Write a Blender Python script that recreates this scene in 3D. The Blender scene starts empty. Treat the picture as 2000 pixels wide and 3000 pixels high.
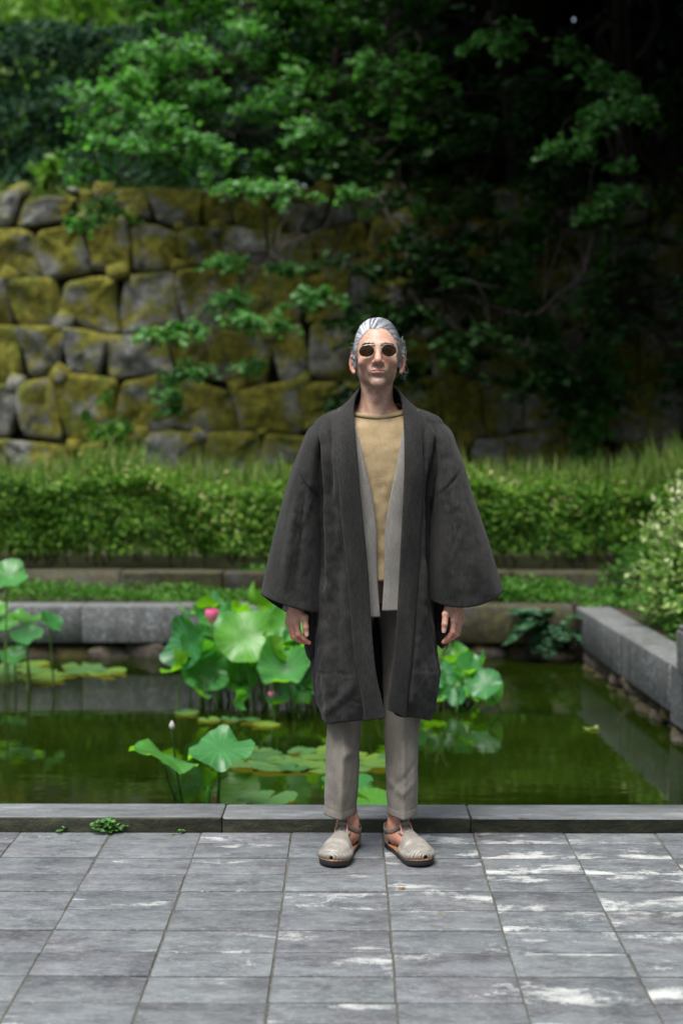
import bpy, math, random
import numpy as np
from mathutils import Vector, Matrix, noise as mnoise

R = math.radians
rng = np.random.default_rng(7)
random.seed(7)
scene = bpy.context.scene
COL = scene.collection

# ------------------------------------------------------------------ camera
cam_d = bpy.data.cameras.new('camera')
cam = bpy.data.objects.new('camera', cam_d)
COL.objects.link(cam)
cam_d.sensor_fit = 'VERTICAL'
cam_d.sensor_height = 36.0
cam_d.sensor_width = 24.0
cam_d.lens = 48.0
cam_d.clip_start = 0.1
cam_d.clip_end = 400.0
cam.location = (0.0, 0.0, 1.45)
cam.rotation_euler = (R(90 - 3.762), 0.0, R(0.344))
cam_d.dof.use_dof = True
cam_d.dof.focus_distance = 4.47
cam_d.dof.aperture_fstop = 1.8
scene.camera = cam

# ------------------------------------------------------------------ sky, sun, exposure
SUN_EL, SUN_AZ = 68.0, -150.0          # azimuth measured from +Y towards +X
world = bpy.data.worlds.new('World')
scene.world = world
world.use_nodes = True
wn, wl = world.node_tree.nodes, world.node_tree.links
sky = wn.new('ShaderNodeTexSky')
sky.sky_type = 'NISHITA'
sky.sun_disc = False
sky.sun_elevation = R(SUN_EL)
sky.sun_rotation = R(SUN_AZ)
sky.dust_density = 3.0
sky.air_density = 1.0
hs = wn.new('ShaderNodeHueSaturation')          # thin overcast: the blue is veiled by cloud
hs.inputs['Saturation'].default_value = 0.50
bg = wn['Background']
wl.new(sky.outputs[0], hs.inputs['Color'])
wl.new(hs.outputs[0], bg.inputs['Color'])
bg.inputs['Strength'].default_value = 0.05

sun_d = bpy.data.lights.new('sun', 'SUN')
sun_d.energy = 1.5
sun_d.angle = R(32)
sun_d.color = (1.0, 0.975, 0.94)
sun = bpy.data.objects.new('sun', sun_d)
COL.objects.link(sun)
sd = Vector((math.sin(R(SUN_AZ)) * math.cos(R(SUN_EL)), math.cos(R(SUN_AZ)) * math.cos(R(SUN_EL)), math.sin(R(SUN_EL))))
sun.rotation_euler = sd.to_track_quat('Z', 'Y').to_euler()
sun.location = (-6, 4, 20)

vs = scene.view_settings
vs.view_transform = 'Standard'
vs.look = 'None'
vs.exposure = 2.15
vs.gamma = 1.0
vs.use_curve_mapping = False
scene.cycles.max_bounces = 6
scene.cycles.transparent_max_bounces = 8
scene.cycles.use_denoising = True
scene.cycles.sample_clamp_indirect = 4.0

# ------------------------------------------------------------------ helpers
def tag(o, label=None, cat=None, group=None, kind=None):
    if label: o['label'] = label
    if cat: o['category'] = cat
    if group: o['group'] = group
    if kind: o['kind'] = kind
    return o

def empty(name, loc=(0, 0, 0)):
    o = bpy.data.objects.new(name, None)
    o.empty_display_size = 0.05
    o.location = loc
    COL.objects.link(o)
    return o

def link(name, me, parent=None):
    o = bpy.data.objects.new(name, me)
    COL.objects.link(o)
    if parent is not None:
        o.parent = parent
    return o

def make_mesh(name, verts, faces, mat=None, smooth=True, attr=None):
    """verts (N,3) array; faces either (F,k) array or a list of tuples / arrays of constant width"""
    me = bpy.data.meshes.new(name)
    verts = np.asarray(verts, dtype=np.float32)
    me.vertices.add(len(verts))
    me.vertices.foreach_set('co', verts.ravel())
    if isinstance(faces, np.ndarray):
        faces = [faces]
    loops, starts, n = [], [], 0
    for f in faces:
        f = np.asarray(f, dtype=np.int32)
        if f.ndim == 1:
            f = f[None]
        loops.append(f.ravel())
        starts.append(n + np.arange(len(f), dtype=np.int32) * f.shape[1])
        n += f.size
    loops = np.concatenate(loops); starts = np.concatenate(starts)
    me.loops.add(len(loops)); me.polygons.add(len(starts))
    me.loops.foreach_set('vertex_index', loops)
    me.polygons.foreach_set('loop_start', starts)
    me.update(calc_edges=True)
    me.polygons.foreach_set('use_smooth', np.full(len(starts), smooth, dtype=bool))
    if attr is not None:
        for k, a in attr.items():
            at = me.attributes.new(k, 'FLOAT', 'POINT')
            at.data.foreach_set('value', np.asarray(a, dtype=np.float32))
    if mat is not None:
        me.materials.append(mat)
    me.validate()
    return me

def obj(name, verts, faces, mat, parent=None, smooth=True, attr=None):
    return link(name, make_mesh(name, verts, faces, mat, smooth, attr), parent)

def grid_faces(nu, nv, closed_u=False, closed_v=False):
    """vertex index = v * nu + u"""
    u = np.arange(nu if closed_u else nu - 1); v = np.arange(nv if closed_v else nv - 1)
    U, V = np.meshgrid(u, v)
    U, V = U.ravel(), V.ravel()
    U2, V2 = (U + 1) % nu, (V + 1) % nv
    return np.stack([V * nu + U, V * nu + U2, V2 * nu + U2, V2 * nu + U], 1)

class Bag:
    """collects pieces of ONE part"""
    def __init__(s): s.v, s.f, s.n = [], {}, 0
    def add(s, v, f):
        v = np.asarray(v, float)
        for ff in (f if isinstance(f, list) else [f]):
            ff = np.asarray(ff)
            s.f.setdefault(ff.shape[1], []).append(ff + s.n)
        s.v.append(v); s.n += len(v)
    def build(s, name, mat, parent=None, smooth=True):
        return obj(name, np.concatenate(s.v), [np.concatenate(x) for x in s.f.values()], mat, parent, smooth)

def spline(pts, n):
    """Catmull-Rom through pts, n samples"""
    p = np.asarray(pts, float)
    p = np.vstack([2 * p[0] - p[1], p, 2 * p[-1] - p[-2]])
    m = len(p) - 3
    t = np.linspace(0, m, n); i = np.minimum(t.astype(int), m - 1); f = (t - i)[:, None]
    a, b, c, d = p[i], p[i + 1], p[i + 2], p[i + 3]
    return 0.5 * (2 * b + (c - a) * f + (2 * a - 5 * b + 4 * c - d) * f ** 2 + (3 * b - a - 3 * c + d) * f ** 3)

def tube(pts, rad, sides=6, flat=1.0, cap=True):
    p = np.asarray(pts, float); n = len(p)
    rad = np.broadcast_to(np.asarray(rad, float), (n,))
    t = np.gradient(p, axis=0); t /= np.linalg.norm(t, axis=1)[:, None] + 1e-9
    ref = np.array([0.0, 0.0, 1.0]) if abs(t[:, 2]).mean() < 0.9 else np.array([0.0, 1.0, 0.0])
    a = np.cross(t, ref); a /= np.linalg.norm(a, axis=1)[:, None] + 1e-9
    b = np.cross(t, a)
    th = np.arange(sides) / sides * 2 * math.pi
    v = p[:, None] + rad[:, None, None] * (a[:, None] * np.cos(th)[None, :, None] + flat * b[:, None] * np.sin(th)[None, :, None])
    v = v.reshape(-1, 3)
    f = [grid_faces(sides, n, closed_u=True)]
    if cap:
        v = np.vstack([v, p[:1], p[-1:]])
        k = np.arange(sides)
        f.append(np.stack([(k + 1) % sides, k, np.full(sides, n * sides)], 1))
        f.append(np.stack([k + (n - 1) * sides, (k + 1) % sides + (n - 1) * sides, np.full(sides, n * sides + 1)], 1))
    return v, f

def unit(a):
    return a / (np.linalg.norm(a, axis=-1, keepdims=True) + 1e-9)

LEAF = (np.array([[0, 0, 0], [.42, .27, .07], [1, 0, -.06], [.42, -.27, .07]]), np.array([[0, 3, 2, 1]]))
ROUND = (np.array([[0, 0, 0], [.25, .36, .05], [.75, .34, .03], [1, 0, -.06], [.75, -.34, .03], [.25, -.36, .05]]),
         np.array([[0, 3, 2, 1], [0, 5, 4, 3]]))
BLADE = (np.array([[0, .02, 0], [0, -.02, 0], [.55, .016, .02], [.55, -.016, .02], [1, 0, -.10], [.99, .001, -.10]]),
         np.array([[0, 1, 3, 2], [2, 3, 4, 5]]))

def leaf_mesh(name, pos, dirs, nrm, size, mat, tmpl=LEAF, var=None, extra=None):
    n = len(pos)
    d = unit(dirs); s = unit(np.cross(nrm, d)); w = np.cross(d, s)
    tv, tf = tmpl; k = len(tv)
    size = np.broadcast_to(np.asarray(size, float), (n,))
    v = pos[:, None] + size[:, None, None] * (tv[None, :, :1] * d[:, None] + tv[None, :, 1:2] * s[:, None] + tv[None, :, 2:] * w[:, None])
    f = (tf[None] + (np.arange(n) * k)[:, None, None]).reshape(-1, tf.shape[1])
    var = rng.random(n) if var is None else var
    a = {'v': np.repeat(var, k)}
    return make_mesh(name, v.reshape(-1, 3), f, mat, False, a)

def rand_dirs(n, bias=(0, 0, 0), k=1.0):
    d = rng.normal(size=(n, 3)) * k + np.asarray(bias, float)
    return unit(d)

def fbm(p, sc=1.0, oct=3):
    p = np.asarray(p, float)
    return np.array([mnoise.fractal(Vector(q) * sc, 0.6, 2.0, oct) for q in p])

# ---- materials
class MT:
    def __init__(s, name, rough=0.7, spec=0.5):
        s.m = bpy.data.materials.new(name); s.m.use_nodes = True
        s.n, s.l = s.m.node_tree.nodes, s.m.node_tree.links
        s.b = s.n['Principled BSDF']; s.out = s.n['Material Output']
        s.b.inputs['Roughness'].default_value = rough
        s.b.inputs['Specular IOR Level'].default_value = spec
    def put(s, sock, val):
        if isinstance(val, bpy.types.NodeSocket): s.l.new(val, sock)
        elif isinstance(val, (tuple, list)) and len(val) == 3 and sock.type == 'RGBA': sock.default_value = (*val, 1)
        else: sock.default_value = val
    def node(s, t, ins=None, **kw):
        n = s.n.new(t)
        for k, v in kw.items(): setattr(n, k, v)
        for k, v in (ins or {}).items(): s.put(n.inputs[k], v)
        return n
    def pos(s, kind='Object'):
        if kind == 'World': return s.node('ShaderNodeNewGeometry').outputs['Position']
        return s.node('ShaderNodeTexCoord').outputs[kind]
    def scale(s, vec, xyz, off=None):
        n = s.node('ShaderNodeMapping', {'Vector': vec, 'Scale': xyz})
        if off is not None: s.put(n.inputs['Location'], off)
        return n.outputs[0]
    def noise(s, vec, scale, detail=4, rough=0.6, dist=0.0):
        return s.node('ShaderNodeTexNoise', {'Vector': vec, 'Scale': scale, 'Detail': detail, 'Roughness': rough, 'Distortion': dist}).outputs['Fac']
    def voro(s, vec, scale, feature='F1'):
        return s.node('ShaderNodeTexVoronoi', {'Vector': vec, 'Scale': scale}, feature=feature).outputs['Distance']
    def ramp(s, fac, stops):
        n = s.node('ShaderNodeValToRGB', {'Fac': fac}); e = n.color_ramp.elements
        while len(e) < len(stops): e.new(0.5)
        for x, (p, c) in zip(e, stops):
            x.position = p; x.color = (*c, 1) if not isinstance(c, (int, float)) else (c, c, c, 1)
        return n.outputs['Color']
    def mix(s, fac, a, b, blend='MIX'):
        n = s.node('ShaderNodeMix', data_type='RGBA', blend_type=blend)
        s.put(n.inputs[0], fac); s.put(n.inputs[6], a); s.put(n.inputs[7], b)
        return n.outputs[2]
    def math(s, op, a, b=0.0, c=None, clamp=False):
        n = s.node('ShaderNodeMath', operation=op, use_clamp=clamp)
        s.put(n.inputs[0], a); s.put(n.inputs[1], b)
        if c is not None: s.put(n.inputs[2], c)
        return n.outputs[0]
    def xyz(s, vec):
        return s.node('ShaderNodeSeparateXYZ', {'Vector': vec}).outputs
    def attr(s, name, out='Fac'):
        return s.node('ShaderNodeAttribute', attribute_name=name).outputs[out]
    def rand(s):
        return s.node('ShaderNodeObjectInfo').outputs['Random']
    def color(s, c): s.put(s.b.inputs['Base Color'], c); return s
    def rough(s, r): s.put(s.b.inputs['Roughness'], r); return s
    def bump(s, h, strength=0.5, dist=0.01):
        n = s.node('ShaderNodeBump', {'Height': h, 'Strength': strength, 'Distance': dist})
        if s.b.inputs['Normal'].is_linked: s.put(n.inputs['Normal'], s.b.inputs['Normal'].links[0].from_socket)
        s.l.new(n.outputs[0], s.b.inputs['Normal']); return s

def leaf_mat(name, cols, trans=0.3, rough=0.5, tcol=None, spec=0.16):
    """cols: colour stops over the per-leaf random value; a share of the light passes through the blade"""
    m = MT(name, rough, spec)
    st = [(i / max(1, len(cols) - 1), c) for i, c in enumerate(cols)]
    c = m.ramp(m.attr('v'), st)
    m.color(c)
    t = m.node('ShaderNodeBsdfTranslucent', {'Color': m.mix(1.0, c, tcol or (1.15, 1.6, .55), 'MULTIPLY')})
    x = m.node('ShaderNodeMixShader', {0: trans})
    m.l.new(m.b.outputs[0], x.inputs[1]); m.l.new(t.outputs[0], x.inputs[2])
    m.l.new(x.outputs[0], m.out.inputs['Surface'])
    return m.m

# ------------------------------------------------------------------ materials of the setting
def slab_mat():
    m = MT('weathered_concrete_slab', 0.6, .35)
    g = m.pos('World'); r = m.rand()
    off = m.node('ShaderNodeCombineXYZ', {0: m.math('MULTIPLY', r, 91.0), 1: m.math('MULTIPLY', r, 47.0), 2: 0.0}).outputs[0]
    p = m.node('ShaderNodeVectorMath', {0: g, 1: off}, operation='ADD').outputs[0]
    base = m.ramp(m.noise(m.scale(p, (3.2, 6, 1)), 1.6, 8, .7), [(.30, (.034, .038, .043)), (.5, (.068, .075, .081)), (.72, (.130, .142, .149))])
    base = m.mix(1.0, base, m.ramp(r, [(0, (.94, .99, 1.02)), (.25, (1.0, 1.0, 1.0)), (.5, (1.0, .95, 1.0)), (.65, (.80, .86, .84)), (.85, (1.30, 1.33, 1.30)), (1, (.70, .71, .75))]), 'MULTIPLY')
    dk = m.ramp(m.noise(m.scale(p, (1.4, 4.0, 1)), 2.2, 4, .6), [(.50, 0), (.64, 1)])
    base = m.mix(m.math('MULTIPLY', dk, .7), base, (.046, .039, .046))
    # grey bloom worn into the surface
    soft = m.ramp(m.noise(m.scale(p, (3.2, 8.0, 1), (9, 3, 0)), 2.2, 10, .78), [(.40, 0), (.64, 1)])
    base = m.mix(m.math('MULTIPLY', soft, .55), base, (.19, .202, .204))
    spk = m.ramp(m.noise(m.scale(p, (1, 2.2, 1)), 38, 6, .8), [(.50, 0), (.66, 1)])
    base = m.mix(m.math('MULTIPLY', spk, .42), base, (.27, .285, .285))
    # chalky lime crusts with crisp flaking borders, more of them towards one side of the plaza
    n1 = m.noise(m.scale(p, (6.0, 12.0, 1)), 1.0, 10, .80, .5)
    n3 = m.noise(m.scale(p, (2.1, 8.0, 1), (5, 2, 0)), 1.0, 3, .5)
    sx = m.xyz(g)[0]
    side = m.math('MULTIPLY', m.math('ADD', sx, .45), .045, clamp=False)
    bl = m.math('ADD', m.math('ADD', m.math('MULTIPLY', n1, .55), m.math('MULTIPLY', n3, .55)), m.math('MAXIMUM', m.math('MINIMUM', side, .048), -.008))
    grain = m.noise(g, 420, 3, .75)
    flake = m.noise(m.scale(g, (1, 1.8, 1)), 85, 5, .8)
    bl = m.math('ADD', bl, m.math('MULTIPLY', m.math('SUBTRACT', flake, .5), .16))
    lime = m.ramp(bl, [(.640, 0), (.66, .5), (.72, 1)])
    base = m.mix(m.math('MULTIPLY', lime, .85), base, (.40, .41, .39))
    base = m.mix(.75, base, m.ramp(grain, [(.32, .28), (.68, .72)]), 'OVERLAY')
    m.color(base)
    m.bump(grain, .35, .0015); m.bump(n1, .35, .003)
    return m.m

def granite_mat(name, light=1.0, moss=0.35):
    m = MT(name, 0.75)
    p = m.pos('World')
    sp = m.noise(p, 46, 6, .85)
    big = m.noise(m.scale(p, (1, 1, 1.6)), 3.2, 5, .6)
    c = m.ramp(sp, [(.33, (.014 * light, .016 * light, .018 * light)), (.50, (.078 * light, .084 * light, .089 * light)), (.64, (.30 * light, .31 * light, .315 * light))])
    c = m.mix(m.ramp(big, [(.4, 0), (.7, .7)]), c, (.045, .05, .047))
    drip = m.noise(m.scale(p, (14, 14, 1.2)), 1.0, 4, .6)
    c = m.mix(m.ramp(drip, [(.48, 0), (.66, .75)]), c, (.028, .031, .028))
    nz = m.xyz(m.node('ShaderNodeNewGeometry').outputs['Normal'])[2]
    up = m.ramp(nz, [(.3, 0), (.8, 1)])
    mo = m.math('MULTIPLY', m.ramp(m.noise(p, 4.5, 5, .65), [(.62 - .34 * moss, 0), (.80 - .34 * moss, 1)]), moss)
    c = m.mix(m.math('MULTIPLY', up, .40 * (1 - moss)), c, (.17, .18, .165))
    c = m.mix(mo, c, m.ramp(m.noise(p, 19, 5, .7), [(.35, (.012, .009, .003)), (.55, (.034, .028, .006)), (.7, (.062, .070, .010))]))
    m.color(c); m.bump(sp, .35, .004); m.bump(big, .6, .02)
    return m.m

def moss_stone_mat(name, amount=0.5, stone=(.155, .155, .145), mcol=None):
    m = MT(name, 0.9, .25)
    g = m.pos('World'); r = m.rand()
    off = m.node('ShaderNodeCombineXYZ', {0: m.math('MULTIPLY', r, 31.0), 1: 0.0, 2: m.math('MULTIPLY', r, 17.0)}).outputs[0]
    p = m.node('ShaderNodeVectorMath', {0: g, 1: off}, operation='ADD').outputs[0]
    n = m.noise(p, 2.1, 6, .62); f = m.noise(p, 26, 5, .75)
    st = m.ramp(m.noise(p, 8, 6, .75), [(.3, tuple(x * .42 for x in stone)), (.5, stone), (.7, tuple(x * 2.2 for x in stone))])
    mo = m.ramp(m.noise(p, 13, 7, .75), mcol or [(.28, (.026, .024, .004)), (.5, (.118, .110, .013)), (.7, (.250, .238, .030))])
    grn = m.ramp(m.noise(p, 3.3, 3, .5), [(.52, 0), (.66, 1)])
    mo = m.mix(m.math('MULTIPLY', grn, .6), mo, (.060, .095, .010) if mcol is None else (.05, .05, .015))
    nz = m.xyz(m.node('ShaderNodeNewGeometry').outputs['Normal'])[2]
    k = m.math('ADD', n, m.math('ADD', m.math('MULTIPLY', nz, .14), m.math('MULTIPLY', m.math('SUBTRACT', f, .5), .42)))
    k = m.math('ADD', k, m.math('MULTIPLY', m.math('SUBTRACT', r, .5), .14))
    fac = m.ramp(k, [(.60 - amount * .28, 0), (.68 - amount * .28, 1)])
    m.color(m.mix(fac, st, mo)); m.bump(f, .9, .03); m.bump(n, .8, .08)
    return m.m

def kerb_mat():
    m = MT('kerb_stone', 0.7)
    g = m.pos('World')
    nrm = m.xyz(m.node('ShaderNodeNewGeometry').outputs['True Normal'])
    sp = m.noise(g, 210, 4, .75); st = m.noise(m.scale(g, (2.2, 9, 9)), 2.0, 6, .7)
    top = m.ramp(st, [(.3, (.060, .066, .069)), (.55, (.115, .123, .125)), (.74, (.23, .24, .235))])
    top = m.mix(.5, top, m.ramp(sp, [(.3, .3), (.7, .7)]), 'OVERLAY')
    alg = m.ramp(m.noise(m.scale(g, (1, 1, 3)), 9, 6, .7), [(.3, (.006, .007, .004)), (.52, (.020, .023, .010)), (.75, (.060, .062, .032))])
    # algae covers the damp riser; its ragged upper border is where the worn arris stays pale
    edge = m.noise(g, 14, 5, .7)
    k = m.math('ADD', m.math('MULTIPLY', nrm[2], 1.0), m.math('MULTIPLY', m.math('SUBTRACT', edge, .5), 1.0))
    m.color(m.mix(m.ramp(k, [(.34, 0), (.55, 1)]), alg, top))
    m.bump(sp, .6, .003); m.bump(st, .6, .008); m.bump(edge, .7, .012)
    return m.m

def soil_mat(name, cols, sc=9):
    m = MT(name, .95, .2); p = m.pos('World')
    m.color(m.ramp(m.noise(p, sc, 6, .7), [(.3, cols[0]), (.5, cols[1]), (.72, cols[2])]))
    m.bump(m.noise(p, sc * 3, 5, .7), .8, .03)
    return m.m

def water_mat():
    m = MT('pond_water', .035, .5)
    p = m.pos('World')
    m.b.inputs['IOR'].default_value = 1.42
    m.color(m.ramp(m.noise(m.scale(p, (.5, .9, 1)), 1.3, 3, .5), [(.3, (.0022, .0050, .0004)), (.7, (.0090, .0170, .0010))]))
    m.bump(m.noise(m.scale(p, (1.0, 3.0, 1)), 3.2, 2, .5), .05, .02)
    m.bump(m.noise(m.scale(p, (1.0, 2.2, 1)), 17, 2, .5), .03, .004)
    return m.m

def bark_mat(name, c):
    m = MT(name, .9, .2); p = m.pos('World')
    m.color(m.ramp(m.noise(m.scale(p, (6, 6, 1)), 6, 5, .7), [(.3, tuple(x * .5 for x in c)), (.7, tuple(x * 1.6 for x in c))]))
    m.bump(m.noise(m.scale(p, (6, 6, 1)), 9, 4, .7), .8, .02)
    return m.m

M = {}
M['slab'] = slab_mat(); M['kerb'] = kerb_mat()
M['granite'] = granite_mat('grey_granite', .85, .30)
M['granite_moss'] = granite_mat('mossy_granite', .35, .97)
M['stone'] = moss_stone_mat('mossy_wall_stone', .66)
M['rubble'] = moss_stone_mat('rubble_stone', .20, (.050, .042, .034), [(.28, (.010, .009, .004)), (.5, (.034, .027, .010)), (.7, (.085, .060, .018))])
M['joint'] = soil_mat('joint_dirt', [(.028, .028, .022), (.06, .059, .049), (.12, .118, .10)], 40)
M['grout'] = soil_mat('sandy_grout', [(.075, .074, .058), (.135, .132, .108), (.20, .196, .165)], 60)
M['earth'] = soil_mat('dark_earth', [(.018, .014, .009), (.038, .03, .019), (.07, .055, .035)])
M['ground'] = soil_mat('garden_ground', [(.03, .028, .018), (.05, .055, .025), (.08, .08, .045)], 3)
M['mud'] = soil_mat('pond_mud', [(.01, .012, .005), (.02, .024, .01), (.03, .035, .015)], 4)
M['water'] = water_mat()
M['bark'] = bark_mat('grey_brown_bark', (.045, .036, .028))
M['bark_dark'] = bark_mat('dark_bark', (.026, .021, .016))
M['twig'] = bark_mat('dry_grey_twig', (.075, .062, .055))

# ------------------------------------------------------------------ the setting
def box(name, x0, x1, y0, y1, z0, z1, mat, parent=None):
    v = [(x, y, z) for z in (z0, z1) for y in (y0, y1) for x in (x0, x1)]
    f = np.array([[0, 2, 3, 1], [4, 5, 7, 6], [0, 1, 5, 4], [2, 6, 7, 3], [0, 4, 6, 2], [1, 3, 7, 5]])
    return obj(name, np.array(v, float), f, mat, parent, False)

def block_mesh(name, lx, ly, lz, bev, mat, seed=0, rough=0.0):
    """rounded-edge block resting on z=0, centred in x and y; 6x6 rounded lattice"""
    rr = random.Random(seed)
    def ax(l): return [-l / 2, -l / 2 + bev, l / 2 - bev, l / 2]
    idx, v = {}, []
    X, Y_, Z_ = ax(lx), ax(ly), ax(lz)
    for i in range(4):
        for j in range(4):
            for k in range(4):
                e = sum(q in (0, 3) for q in (i, j, k))
                if e == 0: continue
                p = [X[i], Y_[j], Z_[k]]
                if e >= 2:
                    for a, q, A in ((0, i, X), (1, j, Y_), (2, k, Z_)):
                        if q in (0, 3): p[a] += (1 if q == 0 else -1) * bev * (.3 if e == 2 else .42)
                idx[i, j, k] = len(v)
                v.append([p[0] + rr.uniform(-rough, rough), p[1] + rr.uniform(-rough, rough), p[2] + lz / 2 + rr.uniform(-rough, rough)])
    f = []
    for a in range(3):
        b, c = (a + 1) % 3, (a + 2) % 3
        for s in (0, 3):
            for q in range(3):
                for r in range(3):
                    quad = []
                    for (dq, dr) in ((0, 0), (1, 0), (1, 1), (0, 1)):
                        t = [0, 0, 0]; t[a] = s; t[b] = q + dq; t[c] = r + dr
                        quad.append(idx[tuple(t)])
                    f.append(quad if s == 3 else quad[::-1])
    return make_mesh(name, np.array(v), np.array(f), mat, True)

ground = obj('ground', np.array([(-120, -60, -.62), (120, -60, -.62), (120, 160, -.62), (-120, 160, -.62)], float), np.array([[0, 1, 2, 3]]), M['mud'])
tag(ground, kind='structure')
water = obj('pond_water', np.array([(-7.5, 4.80, -.355), (2.6, 4.80, -.355), (2.6, 10.75, -.355), (-7.5, 10.75, -.355)], float), np.array([[0, 1, 2, 3]]), M['water'])
tag(water, kind='structure')
tag(box('plaza_bed', -40, 40, -40, 4.915, -.60, -.020, M['joint']), kind='structure')
tag(box('terrace_earth', -40, 40, 10.50, 11.40, -.60, .040, M['earth']), kind='structure')
tag(box('bank_earth', 1.98, 40, 4.935, 10.48, -.60, .036, M['earth']), kind='structure')
tag(box('pond_bank', -40, -7.4, 4.935, 10.48, -.60, .036, M['earth']), kind='structure')
tag(box('upper_garden', -40, 40, 11.42, 60, -.60, .185, M['ground']), kind='structure')

# plaza paving: slabs of 0.32 x 0.1625 m, wide joints away from the camera, tight joints across
pave = empty('plaza_paving', (0, 4.75, 0)); tag(pave, kind='structure')
slab_v = [block_mesh('paving_slab', .3148, .1535, .03, .0020, M['slab'], k, .0007) for k in range(4)]
slab_n = [block_mesh('paving_slab', .3148, .1210, .03, .003, M['slab'], 9, .0007)]
for i in range(-7, 7):
    x = .117 + .3205 * i + .16
    for j in range(0, 20):
        o = link('paving_slab', slab_n[0] if j == 0 else slab_v[(i * 5 + j * 3) % 4], pave)
        y = 4.690 if j == 0 else 4.629 - .1625 * (j - 1) - .081
        o.location = (x + random.uniform(-.0012, .0012), y - 4.75 + (.0014 if j % 2 else -.0014) + random.uniform(-.0008, .0008), -.03 + random.uniform(-.0012, .0012))
        o.rotation_euler = (0, 0, R(random.uniform(-.12, .12)) + (math.pi if (i + j) % 2 else 0))

for i in range(-7, 8):
    box('joint_strip', .117 + .3205 * i - .0029, .117 + .3205 * i + .0029, -3.3, -.001, -.0195, -.0018 - .0004 * (i % 3), M['grout'], pave)
kerb = tag(empty('stone_kerb', (0, 4.84, 0)), 'low grey stone kerb with dark mossy riser along the pond edge', 'kerb')
for i in range(-3, 4):
    o = link('kerb_stone', block_mesh('kerb_stone', .8755, .174, .075, .006, M['kerb'], 40 + i, .0034), kerb)
    o.location = (-.0115 + .879 * i, 0.003 * (i % 2), -.024)

# granite retaining walls of the pond
fw_ = tag(empty('granite_pond_wall', (-1.4, 10.45, -.6)), 'straight grey granite pond wall at the far side, below the hedge', 'wall')
x = 1.70
k = 0
while x > -7.0:
    w = [.92, 1.05, .80, .98][k % 4]
    mossy = x > -.1
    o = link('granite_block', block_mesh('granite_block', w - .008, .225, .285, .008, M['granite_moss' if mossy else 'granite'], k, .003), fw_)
    o.location = (x - w / 2 + 1.4, 0.0 + .004 * (k % 3), .365)
    x -= w; k += 1

def rock_mesh(name, w, d, h, mat, seed, seg=8, rings=5, amp=.16):
    """irregular rounded stone, centred"""
    th = np.arange(seg) / seg * 2 * math.pi; ph = np.linspace(-1, 1, rings + 2)[1:-1] * math.pi / 2
    T, P_ = np.meshgrid(th, ph)
    def se(c, e): return np.sign(c) * np.abs(c) ** e
    v = np.stack([se(np.cos(T), .55) * se(np.cos(P_), .5), se(np.sin(T), .55) * se(np.cos(P_), .5), se(np.sin(P_), .6)], -1).reshape(-1, 3)
    v = np.vstack([v, [[0, 0, -1], [0, 0, 1]]])
    n = fbm(v + seed * 3.7, 1.1, 3)
    v = v * (1 + amp * n[:, None]) * np.array([w / 2, d / 2, h / 2])
    k = np.arange(seg); b = rings * seg
    f = [grid_faces(seg, rings, closed_u=True), np.stack([(k + 1) % seg, k, np.full(seg, b)], 1),
         np.stack([k + b - seg, (k + 1) % seg + b - seg, np.full(seg, b + 1)], 1)]
    return make_mesh(name, v, f, mat, True)

rubble_v = [rock_mesh('footing_stone', .34, .26, .24, M['rubble'], s, 11, 7, .26) for s in range(6)]
for i in range(28):
    o = link('footing_stone', rubble_v[i % 6], fw_)
    o.location = (1.60 - i * .285 + 1.4 + random.uniform(-.03, .03), .035 + random.uniform(-.02, .02), .255 + random.uniform(-.03, .02))
    o.rotation_euler = (0, 0, random.uniform(-.3, .3)); s = random.uniform(.85, 1.15); o.scale = (s, 1, s * .9)

sw = tag(empty('granite_side_wall', (1.79, 8.9, -.6)), 'speckled grey granite pond wall running back beside the green bank', 'wall')
A, B = np.array([1.718, 10.33]), np.array([2.03, 5.0])
dirv = (B - A) / np.linalg.norm(B - A); ang = math.atan2(dirv[1], dirv[0])
nin = np.array([-dirv[1], dirv[0]]);  nin = nin if nin[0] > 0 else -nin
t = 0.0
for k, L in enumerate((1.30, 1.16, 1.28, 1.40)):
    c = A + dirv * (t + L / 2) + nin * .13
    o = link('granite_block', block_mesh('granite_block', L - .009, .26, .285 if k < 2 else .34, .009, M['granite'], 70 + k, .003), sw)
    o.location = (c[0] - 1.79, c[1] - 8.9, .365 if k < 2 else .31); o.rotation_euler = (0, 0, ang)
    t += L
for i in range(44):
    lower = i % 2
    c = A + dirv * (.05 + i * .12) + nin * (.115 - .035 * lower)
    o = link('footing_stone', rubble_v[i % 6], sw)
    o.location = (c[0] - 1.79 + random.uniform(-.03, .02), c[1] - 8.9, (.30 if not lower else .20) + random.uniform(-.03, .03))
    o.rotation_euler = (random.uniform(-.2, .2), random.uniform(-.2, .2), ang + random.uniform(-.5, .5)); s = random.uniform(.55, .9); o.scale = (s, .62, s * .75)

post = tag(empty('granite_post', (1.99, 7.46, .05)), 'squat square granite post standing on the side pond wall', 'post')
o = link('shaft', block_mesh('shaft', .30, .34, .245, .014, M['granite'], 5, .003), post); o.location = (0, 0, -.004); o.rotation_euler = (0, 0, ang + math.pi / 2)
o = link('cap', block_mesh('cap', .285, .325, .03, .012, M['granite'], 6, .002), post); o.location = (0, 0, .236); o.rotation_euler = (0, 0, ang + math.pi / 2)

step = tag(empty('mossy_step_wall', (-1, 11.36, .04)), 'low dark stone step covered in moss, below the clipped hedge', 'wall')
x, k = 4.6, 0
while x > -6.4:
    w = [.78, .92, .70, .85][k % 4]
    o = link('step_stone', block_mesh('step_stone', w - .01, .24, .172, .012, M['granite_moss'], 90 + k, .006), step)
    o.location = (x - w / 2 + 1, .006 * (k % 3), -.002); x -= w; k += 1

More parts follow.
